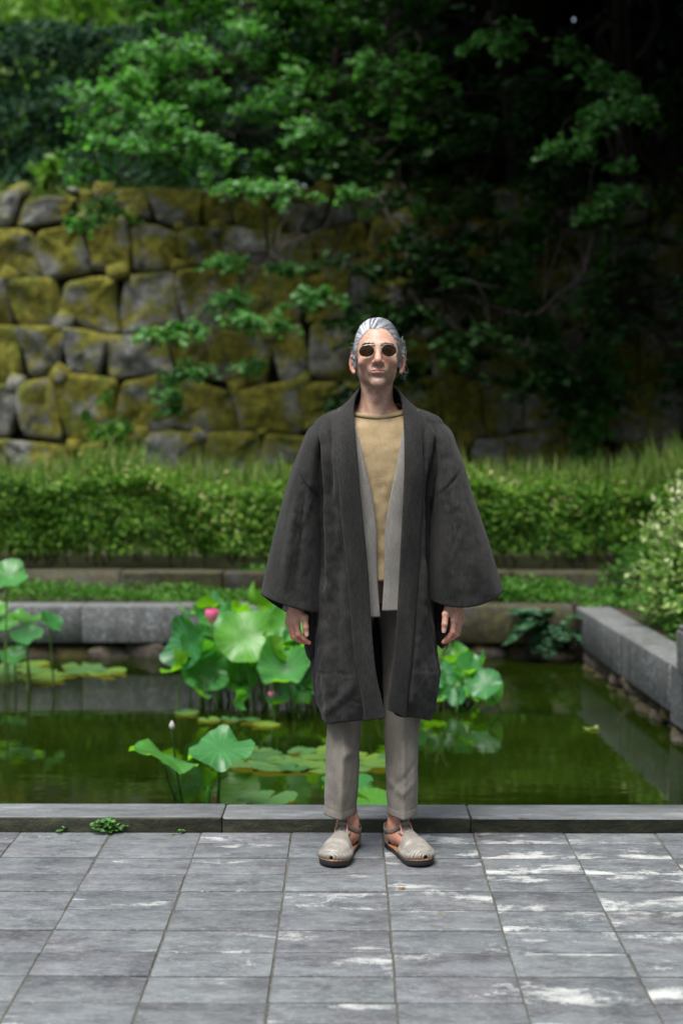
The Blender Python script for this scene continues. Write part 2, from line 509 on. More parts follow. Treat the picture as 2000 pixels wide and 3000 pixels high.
# ---- the old castle-style wall: every stone its own piece
wall = tag(empty('mossy_stone_wall', (0, 16.2, .18)), 'high dry stone wall of big mossy blocks behind the hedge', 'wall')
tag(box('hill_earth', -40, 40, 16.62, 60, .18, 4.16, M['ground']), kind='structure')
tag(box('sky_gap_rise', -.5, 40, 25.5, 60, 4.165, 7.6, M['ground']), kind='structure')  # added earth rise that blocks sky gaps behind hedge and trees
o = box('wall_core', -8.2, 8.2, 16.30, 16.60, .186, 4.05, M['earth'], wall); o.location = (0, -16.2, -.18)

def wall_stone(c, seed, depth=.30):
    """c: four corners (x,z) bl br tr tl; a pillow-faced block with rounded corners"""
    seg, rg = 28, [(.0, 1.0), (.15, 1.04), (.24, 1.035), (.282, 1.0), (.300, .90), (.303, .64), (.304, .32)]
    th = np.arange(seg) / seg * 2 * math.pi
    e = .24
    ca, sa = np.cos(th), np.sin(th)
    u = np.sign(ca) * np.abs(ca) ** e; w = np.sign(sa) * np.abs(sa) ** e
    V = []
    for dy, s in rg:
        a, b = (u * s + 1) / 2, (w * s + 1) / 2
        q = ((1 - a) * (1 - b))[:, None] * c[0] + (a * (1 - b))[:, None] * c[1] + (a * b)[:, None] * c[2] + ((1 - a) * b)[:, None] * c[3]
        V.append(np.stack([q[:, 0], np.full(seg, -dy), q[:, 1]], 1))
    cen = c.mean(0)
    V.append(np.array([[cen[0], -.324, cen[1]]]))
    V = np.concatenate(V)
    o = V - np.array([cen[0], 0, cen[1]])
    nn = fbm(o + seed * 5.1, 2.3, 4); n2 = fbm(o + seed * 2.1 + 40, 6.0, 3)
    k = np.where(V[:, 1] < -.05, 1.0, 0.0)
    tilt_ = wr.uniform(-.12, .12); V[:, 1] -= k * (.050 * nn + .050 * n2 + tilt_ * o[:, 0] + .10 * o[:, 2])
    V[:, 0] += k * (.035 * fbm(o + 9 + seed, 3.0, 2)); V[:, 2] += k * (.035 * fbm(o + 19 + seed, 3.0, 2))
    m = len(rg); ks = np.arange(seg)
    f = [grid_faces(seg, m, closed_u=True), np.stack([(m - 1) * seg + ks, (m - 1) * seg + (ks + 1) % seg, np.full(seg, m * seg)], 1)]
    off = np.array([cen[0], 0, cen[1]])
    return V - off, f, off

filler_v = [rock_mesh('filler_stone', 2, 2, 2, M['stone'], 30 + k, 8, 5, .2) for k in range(4)]
rows = [.10, .72, 1.28, 1.94, 2.53, 3.22, 3.76, 4.14]
wr = random.Random(21)
def zrow(r, x):
    if r in (0, len(rows) - 1): return rows[r]
    return rows[r] + .07 * math.sin(x * 1.7 + r * 2.1) + .06 * math.sin(x * 4.1 + r * 5.3)
for r in range(len(rows) - 1):
    x = -5.4 + wr.uniform(-.3, .3)
    while x < 5.3:
        w = wr.uniform(.42, .80) if r < len(rows) - 2 else wr.uniform(.32, .65)
        s0, s1 = wr.uniform(-.09, .09), wr.uniform(-.09, .09)
        g = wr.uniform(-.004, .014)
        dz = wr.uniform(-.05, .04) if r < len(rows) - 2 else wr.uniform(-.04, .08)
        xl, xr = x + g, x + w - g
        c = np.array([(xl + s0, zrow(r, xl) + g), (xr + s1, zrow(r, xr) + g), (xr - s1, zrow(r + 1, xr) - g + min(dz, 0)), (xl - s0, zrow(r + 1, xl) - g + min(dz, 0))])
        if r == len(rows) - 2: c[2:, 1] += dz
        V, f, off = wall_stone(c, wr.random() * 40)
        o = obj('stone', V, f, M['stone'], wall)
        zz = (rows[r] + rows[r + 1]) / 2
        o.location = (off[0], .10 + .085 * (zz - 2) + wr.uniform(-.04, .04) , off[2] - .18)
        if wr.random() < .7:
            fs = wr.uniform(.07, .15); o2 = link('filler_stone', filler_v[wr.randrange(4)], wall); o2.scale = (fs, .12, fs * wr.uniform(.6, 1.1)); o2.rotation_euler = (0, wr.uniform(-.6, .6), 0)
            o2.location = (x + w, .10 + .085 * (zz - 2) - .235, zrow(r + 1, x + w) - .18 + wr.uniform(-.03, .03))
        x += w

# ------------------------------------------------------------------ vegetation
M['hedge'] = leaf_mat('hedge_leaf', [(.018, .060, .006), (.040, .115, .010), (.075, .18, .015), (.125, .25, .025), (.21, .29, .06), (.38, .38, .17)], .40)
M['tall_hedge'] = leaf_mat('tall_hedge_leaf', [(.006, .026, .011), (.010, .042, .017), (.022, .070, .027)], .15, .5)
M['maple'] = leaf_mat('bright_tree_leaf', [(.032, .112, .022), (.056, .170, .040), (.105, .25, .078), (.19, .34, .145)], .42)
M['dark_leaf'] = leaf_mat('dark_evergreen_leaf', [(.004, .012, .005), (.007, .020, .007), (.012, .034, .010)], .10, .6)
M['far_leaf'] = leaf_mat('far_tree_leaf', [(.06, .13, .02), (.10, .19, .03), (.14, .24, .05)], .4)
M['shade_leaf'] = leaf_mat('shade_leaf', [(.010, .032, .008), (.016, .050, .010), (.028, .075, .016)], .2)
M['vine'] = leaf_mat('vine_leaf', [(.018, .066, .010), (.032, .105, .014), (.05, .145, .02)], .3)
M['cover'] = leaf_mat('ground_cover_leaf', [(.035, .10, .014), (.055, .15, .02), (.085, .20, .03)], .35)
M['grass'] = leaf_mat('grass_blade', [(.040, .095, .010), (.070, .14, .016), (.11, .18, .03), (.19, .20, .07)], .35, .6)
M['variegated'] = leaf_mat('variegated_leaf', [(.06, .16, .025), (.12, .24, .045), (.28, .38, .12), (.44, .49, .26), (.60, .58, .40)], .40)
M['fern'] = leaf_mat('fern_frond', [(.02, .07, .03), (.04, .11, .05), (.09, .17, .10)], .2, .4)

UP = np.array([0, 0, 1.0])

def hedge_cloud(x0, x1, y0, y1, z0, z1, n, size, lump=.06, topshare=.3, face=.55):
    """leaves filling a clipped hedge, densest at its skin"""
    k = rng.random(n)
    p = np.stack([rng.uniform(x0, x1, n), rng.uniform(y0, y1, n), rng.uniform(z0, z1, n)], 1)
    nr = rand_dirs(n) * .8
    fr = k < face
    p[fr, 1] = y0 + np.abs(rng.normal(0, .055, fr.sum())); nr[fr] += (0, -.7, .5)
    tp = (k >= face) & (k < face + topshare)
    p[tp, 2] = z1 - np.abs(rng.normal(0, .05, tp.sum())); nr[tp] += (0, 0, 1.0)
    lx = lump * (np.sin(p[:, 0] * 2.3) + np.sin(p[:, 0] * 5.1 + p[:, 2] * 4 + 1) * .7 + np.sin(p[:, 0] * 11 + p[:, 2] * 9) * .4)
    p[:, 1] += np.where(fr, lx, 0); p[:, 2] += np.where(p[:, 2] > z1 - .12, lx * .7, 0)
    d = np.cross(nr, rand_dirs(n)) + (0, -.15, -.1)
    return p, d, nr, size * rng.uniform(.65, 1.3, n)

hb = tag(empty('clipped_hedge', (0, 12.1, .185)), 'long low clipped hedge with pale yellow-green leaves on the upper terrace', 'hedge')
p, d, nr, s = hedge_cloud(-5.2, 5.4, 11.62, 12.75, .34, .93, 70000, .052, .075)
shoot = rng.random(len(p)) < .16; p[shoot, 2] += np.abs(rng.normal(0, .07, shoot.sum())) * (p[shoot, 2] > .78); p[shoot, 1] -= np.abs(rng.normal(0, .05, shoot.sum()))
bare = (p[:, 2] < .50) & (rng.random(len(p)) < .45)
p, d, nr, s = p[~bare], d[~bare], nr[~bare], s[~bare]
cl = np.sin(p[:, 0] * 5.3 + 2.1 * np.sin(p[:, 2] * 7)) * np.sin(p[:, 2] * 11 + p[:, 0] * 2.7) + .6 * np.sin(p[:, 0] * 13.1 + p[:, 2] * 3)
gap = (rng.random(len(p)) < .55 * np.clip(-cl - .25, 0, 1)) & (p[:, 1] < 11.9)
p, d, nr, s, cl = p[~gap], d[~gap], nr[~gap], s[~gap], cl[~gap]
p[:, 1] -= .05 * np.clip(cl, 0, 2) * (p[:, 1] < 11.9)
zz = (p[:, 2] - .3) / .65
tone = np.clip(rng.random(len(p)) ** 1.7 * .80 + .08 * cl + .12 * np.sin(p[:, 0] * 1.9 + p[:, 2] * 5) + .10 * zz - .05 * np.clip(p[:, 0] - 1, 0, 3), 0, 1)  # leaf tone lightens upward, and shade is painted into the right end
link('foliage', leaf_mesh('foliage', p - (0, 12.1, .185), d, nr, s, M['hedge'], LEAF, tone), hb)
b = Bag()
for i in range(150):
    x, y = rng.uniform(-5, 5.2), rng.uniform(11.7, 12.5)
    q = np.array([(x, y, .18), (x + rng.normal(0, .04), y - .05, .36), (x + rng.normal(0, .10), y - .08, .62)]) - (0, 12.1, .185)
    b.add(*tube(spline(q, 5), [.008, .007, .006, .005, .003], 4))
o = b.build('stems', M['twig'], hb); tag(o, kind='stuff')

# grass growing up between hedge and wall
n = 6500
gx = rng.uniform(-5.5, 5.5, n); gy = rng.uniform(12.5, 15.6, n)
keep = rng.random(n) < .25 + .75 * (np.sin(gx * 1.7 + 2) * .5 + .5) * (np.sin(gx * 4.3) * .35 + .65)
gx, gy = gx[keep], gy[keep]; n = len(gx)
gp = np.stack([gx, gy, np.full(n, .18)], 1)
gl = rng.uniform(.45, 1.0, n) * (.85 + .3 * np.sin(gx * 2.9) * np.sin(gx * 7.1)) * np.where(gx > 3, 1.25, 1.0)
o = link('grass', leaf_mesh('grass', gp, rand_dirs(n, (0, 0, 5)), rand_dirs(n, (0, -2, 0)), gl, M['grass'], BLADE))
tag(o, 'tall thin grass between hedge and stone wall', 'grass', kind='stuff')
# fine grass sticking out of the hedge top
n = 5200
gx = rng.uniform(-5.2, 5.4, n); gp = np.stack([gx, rng.uniform(11.75, 12.7, n), rng.uniform(.70, .9, n)], 1)
link('grass_shoots', leaf_mesh('grass_shoots', gp - (0, 12.1, .185), rand_dirs(n, (0, 0, 4)), rand_dirs(n, (0, -2, 0)), rng.uniform(.15, .36, n) * (1 + .7 * np.clip(np.sin(gx * 3.7) * np.sin(gx * 1.3 + 1), 0, 1)), M['grass'], BLADE), hb)['kind'] = 'stuff'

# tall clipped hedge above the wall
th = tag(empty('tall_clipped_hedge', (-4.5, 19.5, 4.16)), 'tall dark green clipped hedge standing above the mossy stone wall', 'hedge')
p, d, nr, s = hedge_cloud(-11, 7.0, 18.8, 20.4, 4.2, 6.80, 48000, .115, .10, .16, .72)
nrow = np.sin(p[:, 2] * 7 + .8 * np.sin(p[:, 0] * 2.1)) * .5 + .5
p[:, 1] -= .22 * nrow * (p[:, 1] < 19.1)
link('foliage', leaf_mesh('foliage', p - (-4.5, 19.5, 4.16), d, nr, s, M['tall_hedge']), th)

# grass and weeds along the wall crest
n = 3500
gx = rng.uniform(-6, 6, n); gp = np.stack([gx, rng.uniform(16.25, 17.6, n), np.full(n, 4.12)], 1)
o = link('crest_grass', leaf_mesh('crest_grass', gp, rand_dirs(n, (0, -.5, 2)), rand_dirs(n, (0, -2, .5)), rng.uniform(.10, .30, n), M['grass'], BLADE))
tag(o, 'short yellow-green grass on the crest of the wall', 'grass', kind='stuff')

def weed(name, loc, h, n, size, label, mat='cover', spread=.6, cat='plant', group=None, stems=7):
    t_ = tag(empty(name, loc), label, cat, group)
    b = Bag(); P_, Dd, Nn, S_ = [], [], [], []
    for i in range(stems):
        a = rng.uniform(0, 2 * math.pi); sp = spread * h * rng.uniform(.3, 1)
        tip = np.array([math.cos(a) * sp, math.sin(a) * sp, h * rng.uniform(.6, 1)])
        c = spline([(0, 0, 0), tip * (.35, .35, .6), tip], 8)
        b.add(*tube(c, np.linspace(.012, .004, 8) * max(.25, h), 4))
        m_ = n // stems; f_ = rng.uniform(.2, 1, m_); idx = f_ * 7; i0 = np.minimum(idx.astype(int), 6)
        q = c[i0] + (c[i0 + 1] - c[i0]) * (idx - i0)[:, None]
        P_.append(q); dd = rand_dirs(m_, (0, 0, .25)); dd[:, 2] *= .5; Dd.append(dd); Nn.append(rand_dirs(m_, (0, -.3, 1.6))); S_.append(size * rng.uniform(.6, 1.2, m_))
    b.build('stem', M['vine'] if mat != 'variegated' else M['twig'], t_)
    link('leaves', leaf_mesh('leaves', np.concatenate(P_), np.concatenate(Dd), np.concatenate(Nn), np.concatenate(S_), M[mat], ROUND if mat != 'variegated' else LEAF), t_)
    return t_

weed('wall_weed', (-2.66, 15.55, .95), .55, 130, .13, 'bright green weed growing at the foot of the mossy wall', spread=.7)
weed('crest_weed', (-3.68, 16.9, 4.12), .62, 150, .12, 'light green feathery weed standing on the wall crest before the tall hedge', 'far_leaf', .5)
weed('joint_weed', (-2.78, 15.86, 1.62), .20, 26, .09, 'tiny weed sprouting from a joint between the mossy wall stones', spread=.9, stems=4)

# ---- trees
def sprays(T, mat, parent, name, leaf=.085, dens=1.0, droop=.25):
    """T rows (x,y,z,r): flat fans of leaves, tops to the sky"""
    P_, Dd, Nn, S_ = [], [], [], []
    for (x, y, z, r) in T:
        for k in range(int(7 * dens) + 1):
            a = rng.uniform(0, 2 * math.pi); L = r * rng.uniform(.6, 1.25)
            m_ = int(15 * dens * (r / .25) ** .8); f_ = rng.random(m_)
            base = np.array([x, y, z]) + rng.normal(0, .22 * r, 3) * (1, 1, .8)
            u = np.array([math.cos(a), math.sin(a), rng.uniform(-.15, .1)])
            q = base + u * (f_ * L)[:, None] + rng.normal(0, .03, (m_, 3)); q[:, 2] -= droop * (f_ * L) ** 2 / max(r, .05)
            side = np.array([-u[1], u[0], 0]) * np.where(rng.random(m_) < .5, 1, -1)[:, None]
            P_.append(q); Dd.append(u * .6 + side * .8 + rng.normal(0, .2, (m_, 3)) + (0, 0, -.25)); Nn.append(rand_dirs(m_, (0, -.45, 1.9)))
            S_.append(leaf * rng.uniform(.6, 1.25, m_))
    return link(name, leaf_mesh(name, np.concatenate(P_), np.concatenate(Dd), np.concatenate(Nn), np.concatenate(S_), M[mat], ROUND), parent)

def branch(b, a, c, r0, r1, sag=.2, n=9, sides=5, wob=.05):
    a, c = np.array(a, float), np.array(c, float); L = np.linalg.norm(c - a)
    m1 = a + (c - a) * .35 + (0, 0, sag * L) + rng.normal(0, wob * L, 3); m2 = a + (c - a) * .7 + (0, 0, sag * .8 * L) + rng.normal(0, wob * L, 3)
    q = spline([a, m1, m2, c], n); b.add(*tube(q, np.linspace(r0, r1, n), sides)); return q

T_L = [(-2.62,14.6,4.90,.35), (-2.27,14.4,4.65,.40), (-1.99,14.6,4.60,.45), (-2.63,14.6,4.43,.35), (-2.13,14.3,4.32,.45), (-1.71,14.6,4.42,.40), (-1.50,14.8,4.33,.35), (-2.81,14.8,4.19,.30), (-2.22,15.0,5.48,.35), (-1.77,15.2,5.53,.45), (-1.18,15.5,5.85,.50), (-1.54,15.2,5.11,.40), (-.99,15.5,4.94,.40), (-.69,15.5,5.27,.40), (-2.33,14.8,5.10,.30), (-2.62,15.0,3.81,.30), (-2.85,15.0,3.67,.25), (-1.09,14.2,3.86,.30), (-.73,14.3,3.87,.30), (-.49,15.0,4.60,.25), (-.30,15.0,4.64,.25), (.08,14.5,3.86,.15), (-1.34,14.5,3.14,.25), (-1.24,14.4,2.77,.30), (-1.15,14.3,2.49,.25), (-1.68,14.2,2.44,.25), (-2.03,14.1,2.36,.20), (-.47,14.5,2.73,.25), (-.29,14.5,2.82,.20), (-.74,14.4,2.47,.20), (-.71,14.6,3.06,.20), (-1.60,14.3,2.02,.20), (-1.83,14.3,1.95,.15), (-1.06,14.4,2.06,.15), (-1.92,14.6,1.73,.15), (-1.92,14.6,1.59,.12)]
T_R = [(1.38,13.5,5.23,.30), (1.50,13.5,5.07,.20), (2.15,13.6,5.07,.20), (.25,14.3,5.15,.25), (.43,14.3,4.98,.20), (.70,14.3,5.15,.25), (2.47,12.8,4.37,.30), (2.71,12.8,4.33,.25), (2.31,12.8,4.21,.25), (2.02,12.7,3.99,.20), (1.86,12.7,3.97,.12), (2.57,12.9,4.59,.20), (2.52,13.0,3.65,.20), (2.40,13.0,3.53,.20), (2.56,13.0,3.85,.12), (2.24,13.0,3.41,.10), (2.29,13.4,4.79,.20)]

def tree(name, base, label, trunk_pts, r0, hubs, targets, mat, leaf, extra=None, dens=1.0, bark='bark', group=None, cat='tree'):
    t_ = tag(empty(name, base), label, cat, group)
    B0 = np.array(base)
    q = spline(trunk_pts, 14)
    obj('trunk', *tube(q - B0, np.linspace(r0, r0 * .45, 14), 8), M[bark], t_)
    b = Bag(); nodes = [q[5], q[8], q[11], q[13]]
    for h in hubs:
        h = np.array(h); a = min(q, key=lambda z: np.linalg.norm(z - h) + (z[2] > h[2]) * .5)
        c = branch(b, a - B0, h - B0, r0 * .4, r0 * .16, .08, 10)
        nodes += [c[5] + B0, c[7] + B0, c[9] + B0]
    nodes = np.array(nodes)
    for (x, y, z, r) in targets:
        e = np.array([x, y, z]); dist = np.linalg.norm(nodes - e, axis=1) + 1.2 * np.maximum(0, e[2] - nodes[:, 2] - .6)
        a = nodes[np.argsort(dist)[0]]
        c = branch(b, a - B0, e - B0, r0 * .14, .006, .08, 9, 4)
        for k in range(3):
            s_ = c[rng.integers(4, 9)]; u = rng.normal(0, 1, 3) * (1, 1, .35); u /= np.linalg.norm(u)
            branch(b, s_, s_ + u * r * rng.uniform(.6, 1.1), .006, .003, .05, 5, 4)
    b.build('limbs', M[bark], t_)
    T = [(x - base[0], y - base[1], z - base[2], r) for x, y, z, r in targets]
    c = sprays(T, mat, t_, 'crown', leaf, dens)
    return t_

tr = tree('broadleaf_tree', (-.15, 16.9, 4.14), 'slender tree on the wall crest with bright green leaves hanging over the mossy stones', [(-.15, 16.9, 4.0), (-.20, 16.85, 4.8), (-.18, 16.8, 5.7), (-.05, 16.8, 6.6), (.05, 16.9, 7.8)], .075,
     [(-1.6, 15.4, 4.7), (-1.2, 15.6, 5.4), (-.9, 15.3, 4.0), (-.9, 15.1, 3.3), (-.5, 15.3, 4.9), (-2.3, 15.2, 4.4), (-.3, 15.4, 3.2)], T_L, 'maple', .068, dens=1.35)
# deeper, darker foliage of the same tree, further in
deep = [(rng.uniform(-2.6, 1.2), rng.uniform(15.4, 17.2), rng.uniform(4.3, 6.6), rng.uniform(.25, .5)) for _ in range(80)]
tr2 = tree('broadleaf_tree', (.9, 17.4, 4.14), 'dim leafy tree behind the slender one, thin grey branches showing', [(.9, 17.4, 4.0), (.8, 17.3, 5.0), (.5, 17.2, 6.2), (.4, 17.2, 7.6)], .09,
     [(-1.5, 16.4, 5.6), (-.8, 16.4, 6.0), (-.3, 16.2, 5.0), (.3, 16.0, 5.6), (1.3, 16.4, 5.6)], deep, 'vine', .095, dens=.9)
hang = [(rng.uniform(-.3, 4.4), rng.uniform(14.7, 15.7), rng.uniform(1.7, 5.2), rng.uniform(.22, .42)) for _ in range(105)]
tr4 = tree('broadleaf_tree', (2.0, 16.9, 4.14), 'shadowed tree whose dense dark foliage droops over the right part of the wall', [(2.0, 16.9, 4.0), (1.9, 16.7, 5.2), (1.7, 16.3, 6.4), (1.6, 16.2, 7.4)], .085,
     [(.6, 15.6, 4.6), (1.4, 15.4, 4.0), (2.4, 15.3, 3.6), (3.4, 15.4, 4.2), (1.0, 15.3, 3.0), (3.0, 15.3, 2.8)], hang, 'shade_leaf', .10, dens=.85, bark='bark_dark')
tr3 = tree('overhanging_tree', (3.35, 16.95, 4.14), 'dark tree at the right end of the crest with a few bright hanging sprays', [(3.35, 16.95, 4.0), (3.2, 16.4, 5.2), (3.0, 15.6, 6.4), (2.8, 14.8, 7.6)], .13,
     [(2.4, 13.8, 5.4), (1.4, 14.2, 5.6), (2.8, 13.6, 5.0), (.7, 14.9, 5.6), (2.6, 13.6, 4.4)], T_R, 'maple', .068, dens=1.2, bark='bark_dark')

def clump_crown(name, parent, base, ellipsoids, n, leaf, mat, per=26, tilt=.6):
    P_ = []
    vol = np.array([e[3] * e[4] * e[5] for e in ellipsoids]); vol = vol / vol.sum()
    for e, w in zip(ellipsoids, vol):
        k = max(1, int(n * w / per)); u = rand_dirs(k) * (rng.random(k)[:, None] ** .33)
        cen = np.array(e[:3]) + u * np.array(e[3:6])
        P_.append((cen[:, None] + rng.normal(0, 1, (k, per, 3)) * np.array([.26, .26, .14])).reshape(-1, 3))
    P_ = np.concatenate(P_); m_ = len(P_)
    return link(name, leaf_mesh(name, P_ - np.array(base), rand_dirs(m_, (0, 0, -.3)), rand_dirs(m_, (0, 0, tilt)), leaf * rng.uniform(.6, 1.3, m_), M[mat], ROUND), parent)

def big_tree(name, base, label, trunk_pts, r0, ell, n, leaf, mat, hubs, group=None, bark='bark_dark'):
    t_ = tag(empty(name, base), label, 'tree', group); B0 = np.array(base)
    q = spline(trunk_pts, 14); obj('trunk', *tube(q - B0, np.linspace(r0, r0 * .4, 14), 9), M[bark], t_)
    b = Bag()
    for h in hubs:
        h = np.array(h); a = q[np.argmin(np.linalg.norm(q - h, axis=1))]; c = branch(b, a - B0, h - B0, r0 * .35, r0 * .08, .1, 10)
        for k in range(4):
            s_ = c[rng.integers(4, 10)]; branch(b, s_, s_ + rng.normal(0, .7, 3), r0 * .08, .008, .05, 6, 4)
    b.build('limbs', M[bark], t_)
    clump_crown('crown', t_, base, ell, n, leaf, mat)
    return t_

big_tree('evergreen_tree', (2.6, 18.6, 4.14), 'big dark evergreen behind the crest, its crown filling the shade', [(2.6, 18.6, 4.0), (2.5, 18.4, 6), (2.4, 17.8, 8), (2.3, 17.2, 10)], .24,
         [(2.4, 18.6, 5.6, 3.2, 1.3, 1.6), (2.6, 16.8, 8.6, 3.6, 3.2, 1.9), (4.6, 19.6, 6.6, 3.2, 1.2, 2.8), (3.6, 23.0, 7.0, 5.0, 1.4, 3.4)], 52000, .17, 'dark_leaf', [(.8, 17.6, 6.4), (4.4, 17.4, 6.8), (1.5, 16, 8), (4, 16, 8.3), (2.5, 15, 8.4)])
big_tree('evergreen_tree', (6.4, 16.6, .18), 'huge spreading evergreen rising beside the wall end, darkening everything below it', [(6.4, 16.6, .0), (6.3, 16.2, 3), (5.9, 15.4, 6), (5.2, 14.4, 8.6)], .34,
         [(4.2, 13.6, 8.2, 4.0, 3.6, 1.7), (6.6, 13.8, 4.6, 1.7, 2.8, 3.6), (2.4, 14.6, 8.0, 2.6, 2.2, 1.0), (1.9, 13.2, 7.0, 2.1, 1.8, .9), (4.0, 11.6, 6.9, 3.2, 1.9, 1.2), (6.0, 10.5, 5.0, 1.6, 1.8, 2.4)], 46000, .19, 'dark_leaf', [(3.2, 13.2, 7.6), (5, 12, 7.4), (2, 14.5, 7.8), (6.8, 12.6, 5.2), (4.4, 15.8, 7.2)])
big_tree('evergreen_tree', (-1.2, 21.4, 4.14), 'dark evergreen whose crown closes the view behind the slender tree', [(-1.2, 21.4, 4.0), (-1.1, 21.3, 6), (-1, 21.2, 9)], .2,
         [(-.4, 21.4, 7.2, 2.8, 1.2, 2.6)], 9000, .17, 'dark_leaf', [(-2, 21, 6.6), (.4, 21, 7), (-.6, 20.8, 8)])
for i, (x, y, h, lab) in enumerate([(-8.2, 27, 7.6, 'pale green sunlit tree far beyond the tall hedge, by the bright gap'), (-4.6, 28.5, 8.2, 'taller yellow-green sunlit tree far beyond the tall hedge'), (-6.6, 31, 9.4, 'tallest of the far sunlit trees, rising between the other two')]):
    big_tree('far_tree', (x, y, 4.14), lab, [(x, y, 4.0), (x + .1, y, 6.5), (x, y, h + 1)], .18, [(x, y, h, 2.6, 1.5, 2.6)], 11000, .23, 'far_leaf', [(x - 1, y, h), (x + 1.1, y, h + .4)])

for i, (x, y, h, lab) in enumerate([(-8.5, -9, 8.5, 'added tree out of view on the west corner, cutting low sky light'), (-1.5, -12, 9.5, 'added tree out of view across from the pond, cutting low sky light'), (6, -10.5, 9, 'added tree out of view on the east corner, cutting low sky light'), (10.5, .5, 8.5, 'added tree out of view on the granite bank side, cutting low sky light')]):  # trees outside the frame, added only to block the low sky light
    big_tree('sky_block_tree', (x, y, 0), lab, [(x, y, -.1), (x + .2, y, 3), (x, y, h)], .28, [(x, y, h - 2.2, 4.2, 2.6, 3.6)], 6500, .34, 'vine', [(x - 2, y, h - 2), (x + 2, y, h - 2.4), (x, y + 1, h - 1)])

# ---- climbing vine on the shaded wall
def vine(paths, base, label, name='climbing_vine', mat='vine', dens=70, leaf=.105, spread=.10):
    t_ = tag(empty(name, base), label, 'vine'); B0 = np.array(base); b = Bag(); P_ = []
    for pth in paths:
        c = spline([(x, y, z) for x, y, z in pth], 30); b.add(*tube(c - B0, np.linspace(.012, .006, 30), 5))
        m_ = int(dens * len(pth)); i_ = rng.integers(0, 30, m_); P_.append(c[i_] + rng.normal(0, 1, (m_, 3)) * (spread, .05, spread) + (0, -.09, 0))
    P_ = np.concatenate(P_); m_ = len(P_)
    b.build('stem', M['twig'], t_)
    link('leaves', leaf_mesh('leaves', P_ - B0, rand_dirs(m_, (0, -.2, -1.0), .7), rand_dirs(m_, (0, -1.3, .9), .6), leaf * rng.uniform(.55, 1.2, m_), M[mat], ROUND), t_)
vine([[(2.21, 15.75, 4.26), (2.12, 15.7, 3.77), (2.02, 15.7, 3.48), (1.88, 15.7, 3.09), (2.03, 15.7, 2.79)], [(1.98, 15.7, 2.59), (2.23, 15.7, 2.35), (2.33, 15.7, 2.05), (2.49, 15.7, 1.80), (2.64, 15.7, 1.55)], [(1.2, 15.7, 3.2), (1.5, 15.7, 3.0), (1.8, 15.7, 3.3)]],
     (2.64, 15.75, 1.0), 'leafy creeper trailing down the shaded wall from the crest')
vine([[(2.92, 15.75, 3.9), (2.92, 15.7, 3.28), (2.82, 15.7, 2.89), (2.87, 15.7, 2.59), (2.98, 15.65, 2.0)], [(2.98, 15.65, 2.0), (2.84, 15.6, 1.70), (2.69, 15.5, 1.30), (2.69, 15.4, .9)], [(2.6, 15.6, 2.2), (2.75, 15.6, 1.9), (2.69, 15.5, 1.4)]],
     (2.69, 15.3, .3), 'thicker leafy creeper climbing the shaded wall from the grass')
tw = tag(empty('dead_branch_tangle', (1.4, 16.2, 4.1)), 'tangle of bare grey branches hanging before the shaded wall', 'branches')
b = Bag()
for a, c in [((.6, 16.0, 4.2), (1.9, 14.9, 2.6)), ((1.9, 14.9, 2.6), (2.5, 14.8, 3.0)), ((1.0, 16.0, 4.1), (1.5, 15.0, 2.3)), ((2.4, 16, 4.2), (2.1, 15, 2.7)), ((.3, 16.0, 4.15), (1.1, 15, 2.9)), ((3.2, 16, 4.2), (2.9, 15.2, 2.9)), ((0, 16, 4.2), (-.8, 15, 3.3)), ((.9, 15.6, 3.2), (.2, 14.9, 2.6)), ((1.5, 15, 2.3), (1.95, 14.9, 2.35)), ((2.5, 14.8, 3.0), (2.6, 14.8, 3.5))]:
    q = branch(b, np.array(a) - (1.4, 16.2, 4.1), np.array(c) - (1.4, 16.2, 4.1), .022, .008, -.1, 10, 5, .07)
    for k in range(5):
        s_ = q[rng.integers(2, 10)]; branch(b, s_, s_ + rng.normal(0, .35, 3), .008, .003, .05, 6, 4)
b.build('branch', M['twig'], tw)
leaf_ = [(rng.uniform(-.2, 2.4), rng.uniform(15.0, 15.7), rng.uniform(2.4, 4.0), .12) for _ in range(26)]
sprays([(x - 1.4, y - 16.2, z - 4.1, r) for x, y, z, r in leaf_], 'vine', tw, 'leaves', .08, .6)

# ---- low plants near the pond
def cover(name, x0, x1, y0, y1, z, n, size, label, hmax=.16, mat='cover', edge=None):
    px = rng.uniform(x0, x1, n); py = rng.uniform(y0, y1, n)
    h = hmax * np.clip(.35 + .65 * np.sin(px * 3.1 + 1.3 * np.sin(py * 4)) * np.cos(py * 2.3 + px), .12, 1)
    pz = z + rng.random(n) * h
    nr = rand_dirs(n, (0, -.3, 1.3)); d = rand_dirs(n, (0, -.2, .25))
    o = link(name, leaf_mesh(name, np.stack([px, py, pz], 1), d, nr, size * rng.uniform(.6, 1.3, n), M[mat]))
    return tag(o, label, 'plants', kind='stuff')
cover('ground_cover', -2.75, -.75, 10.62, 11.2, .04, 2300, .050, 'low bright weeds on the ledge behind the far pond wall')
cover('ground_cover', -.7, .4, 10.75, 11.2, .04, 700, .05, 'sparse weeds on the mossy ledge behind the lotus', .10)
cover('ground_cover', .75, 1.75, 10.62, 11.25, .04, 2600, .055, 'thick dark green weeds on the ledge at the pond corner', .24)
cover('ground_cover', 1.75, 4.6, 10.3, 11.3, .04, 3600, .055, 'weeds under the end of the step wall', .20)
cover('ground_cover', 2.05, 4.4, 6.4, 10.4, .036, 7500, .050, 'fresh green ground cover on the bank beside the granite wall', .20)
cover('ground_cover', -.9, -.1, 11.43, 11.62, .185, 700, .06, 'leafy weeds creeping over the mossy step', .22)

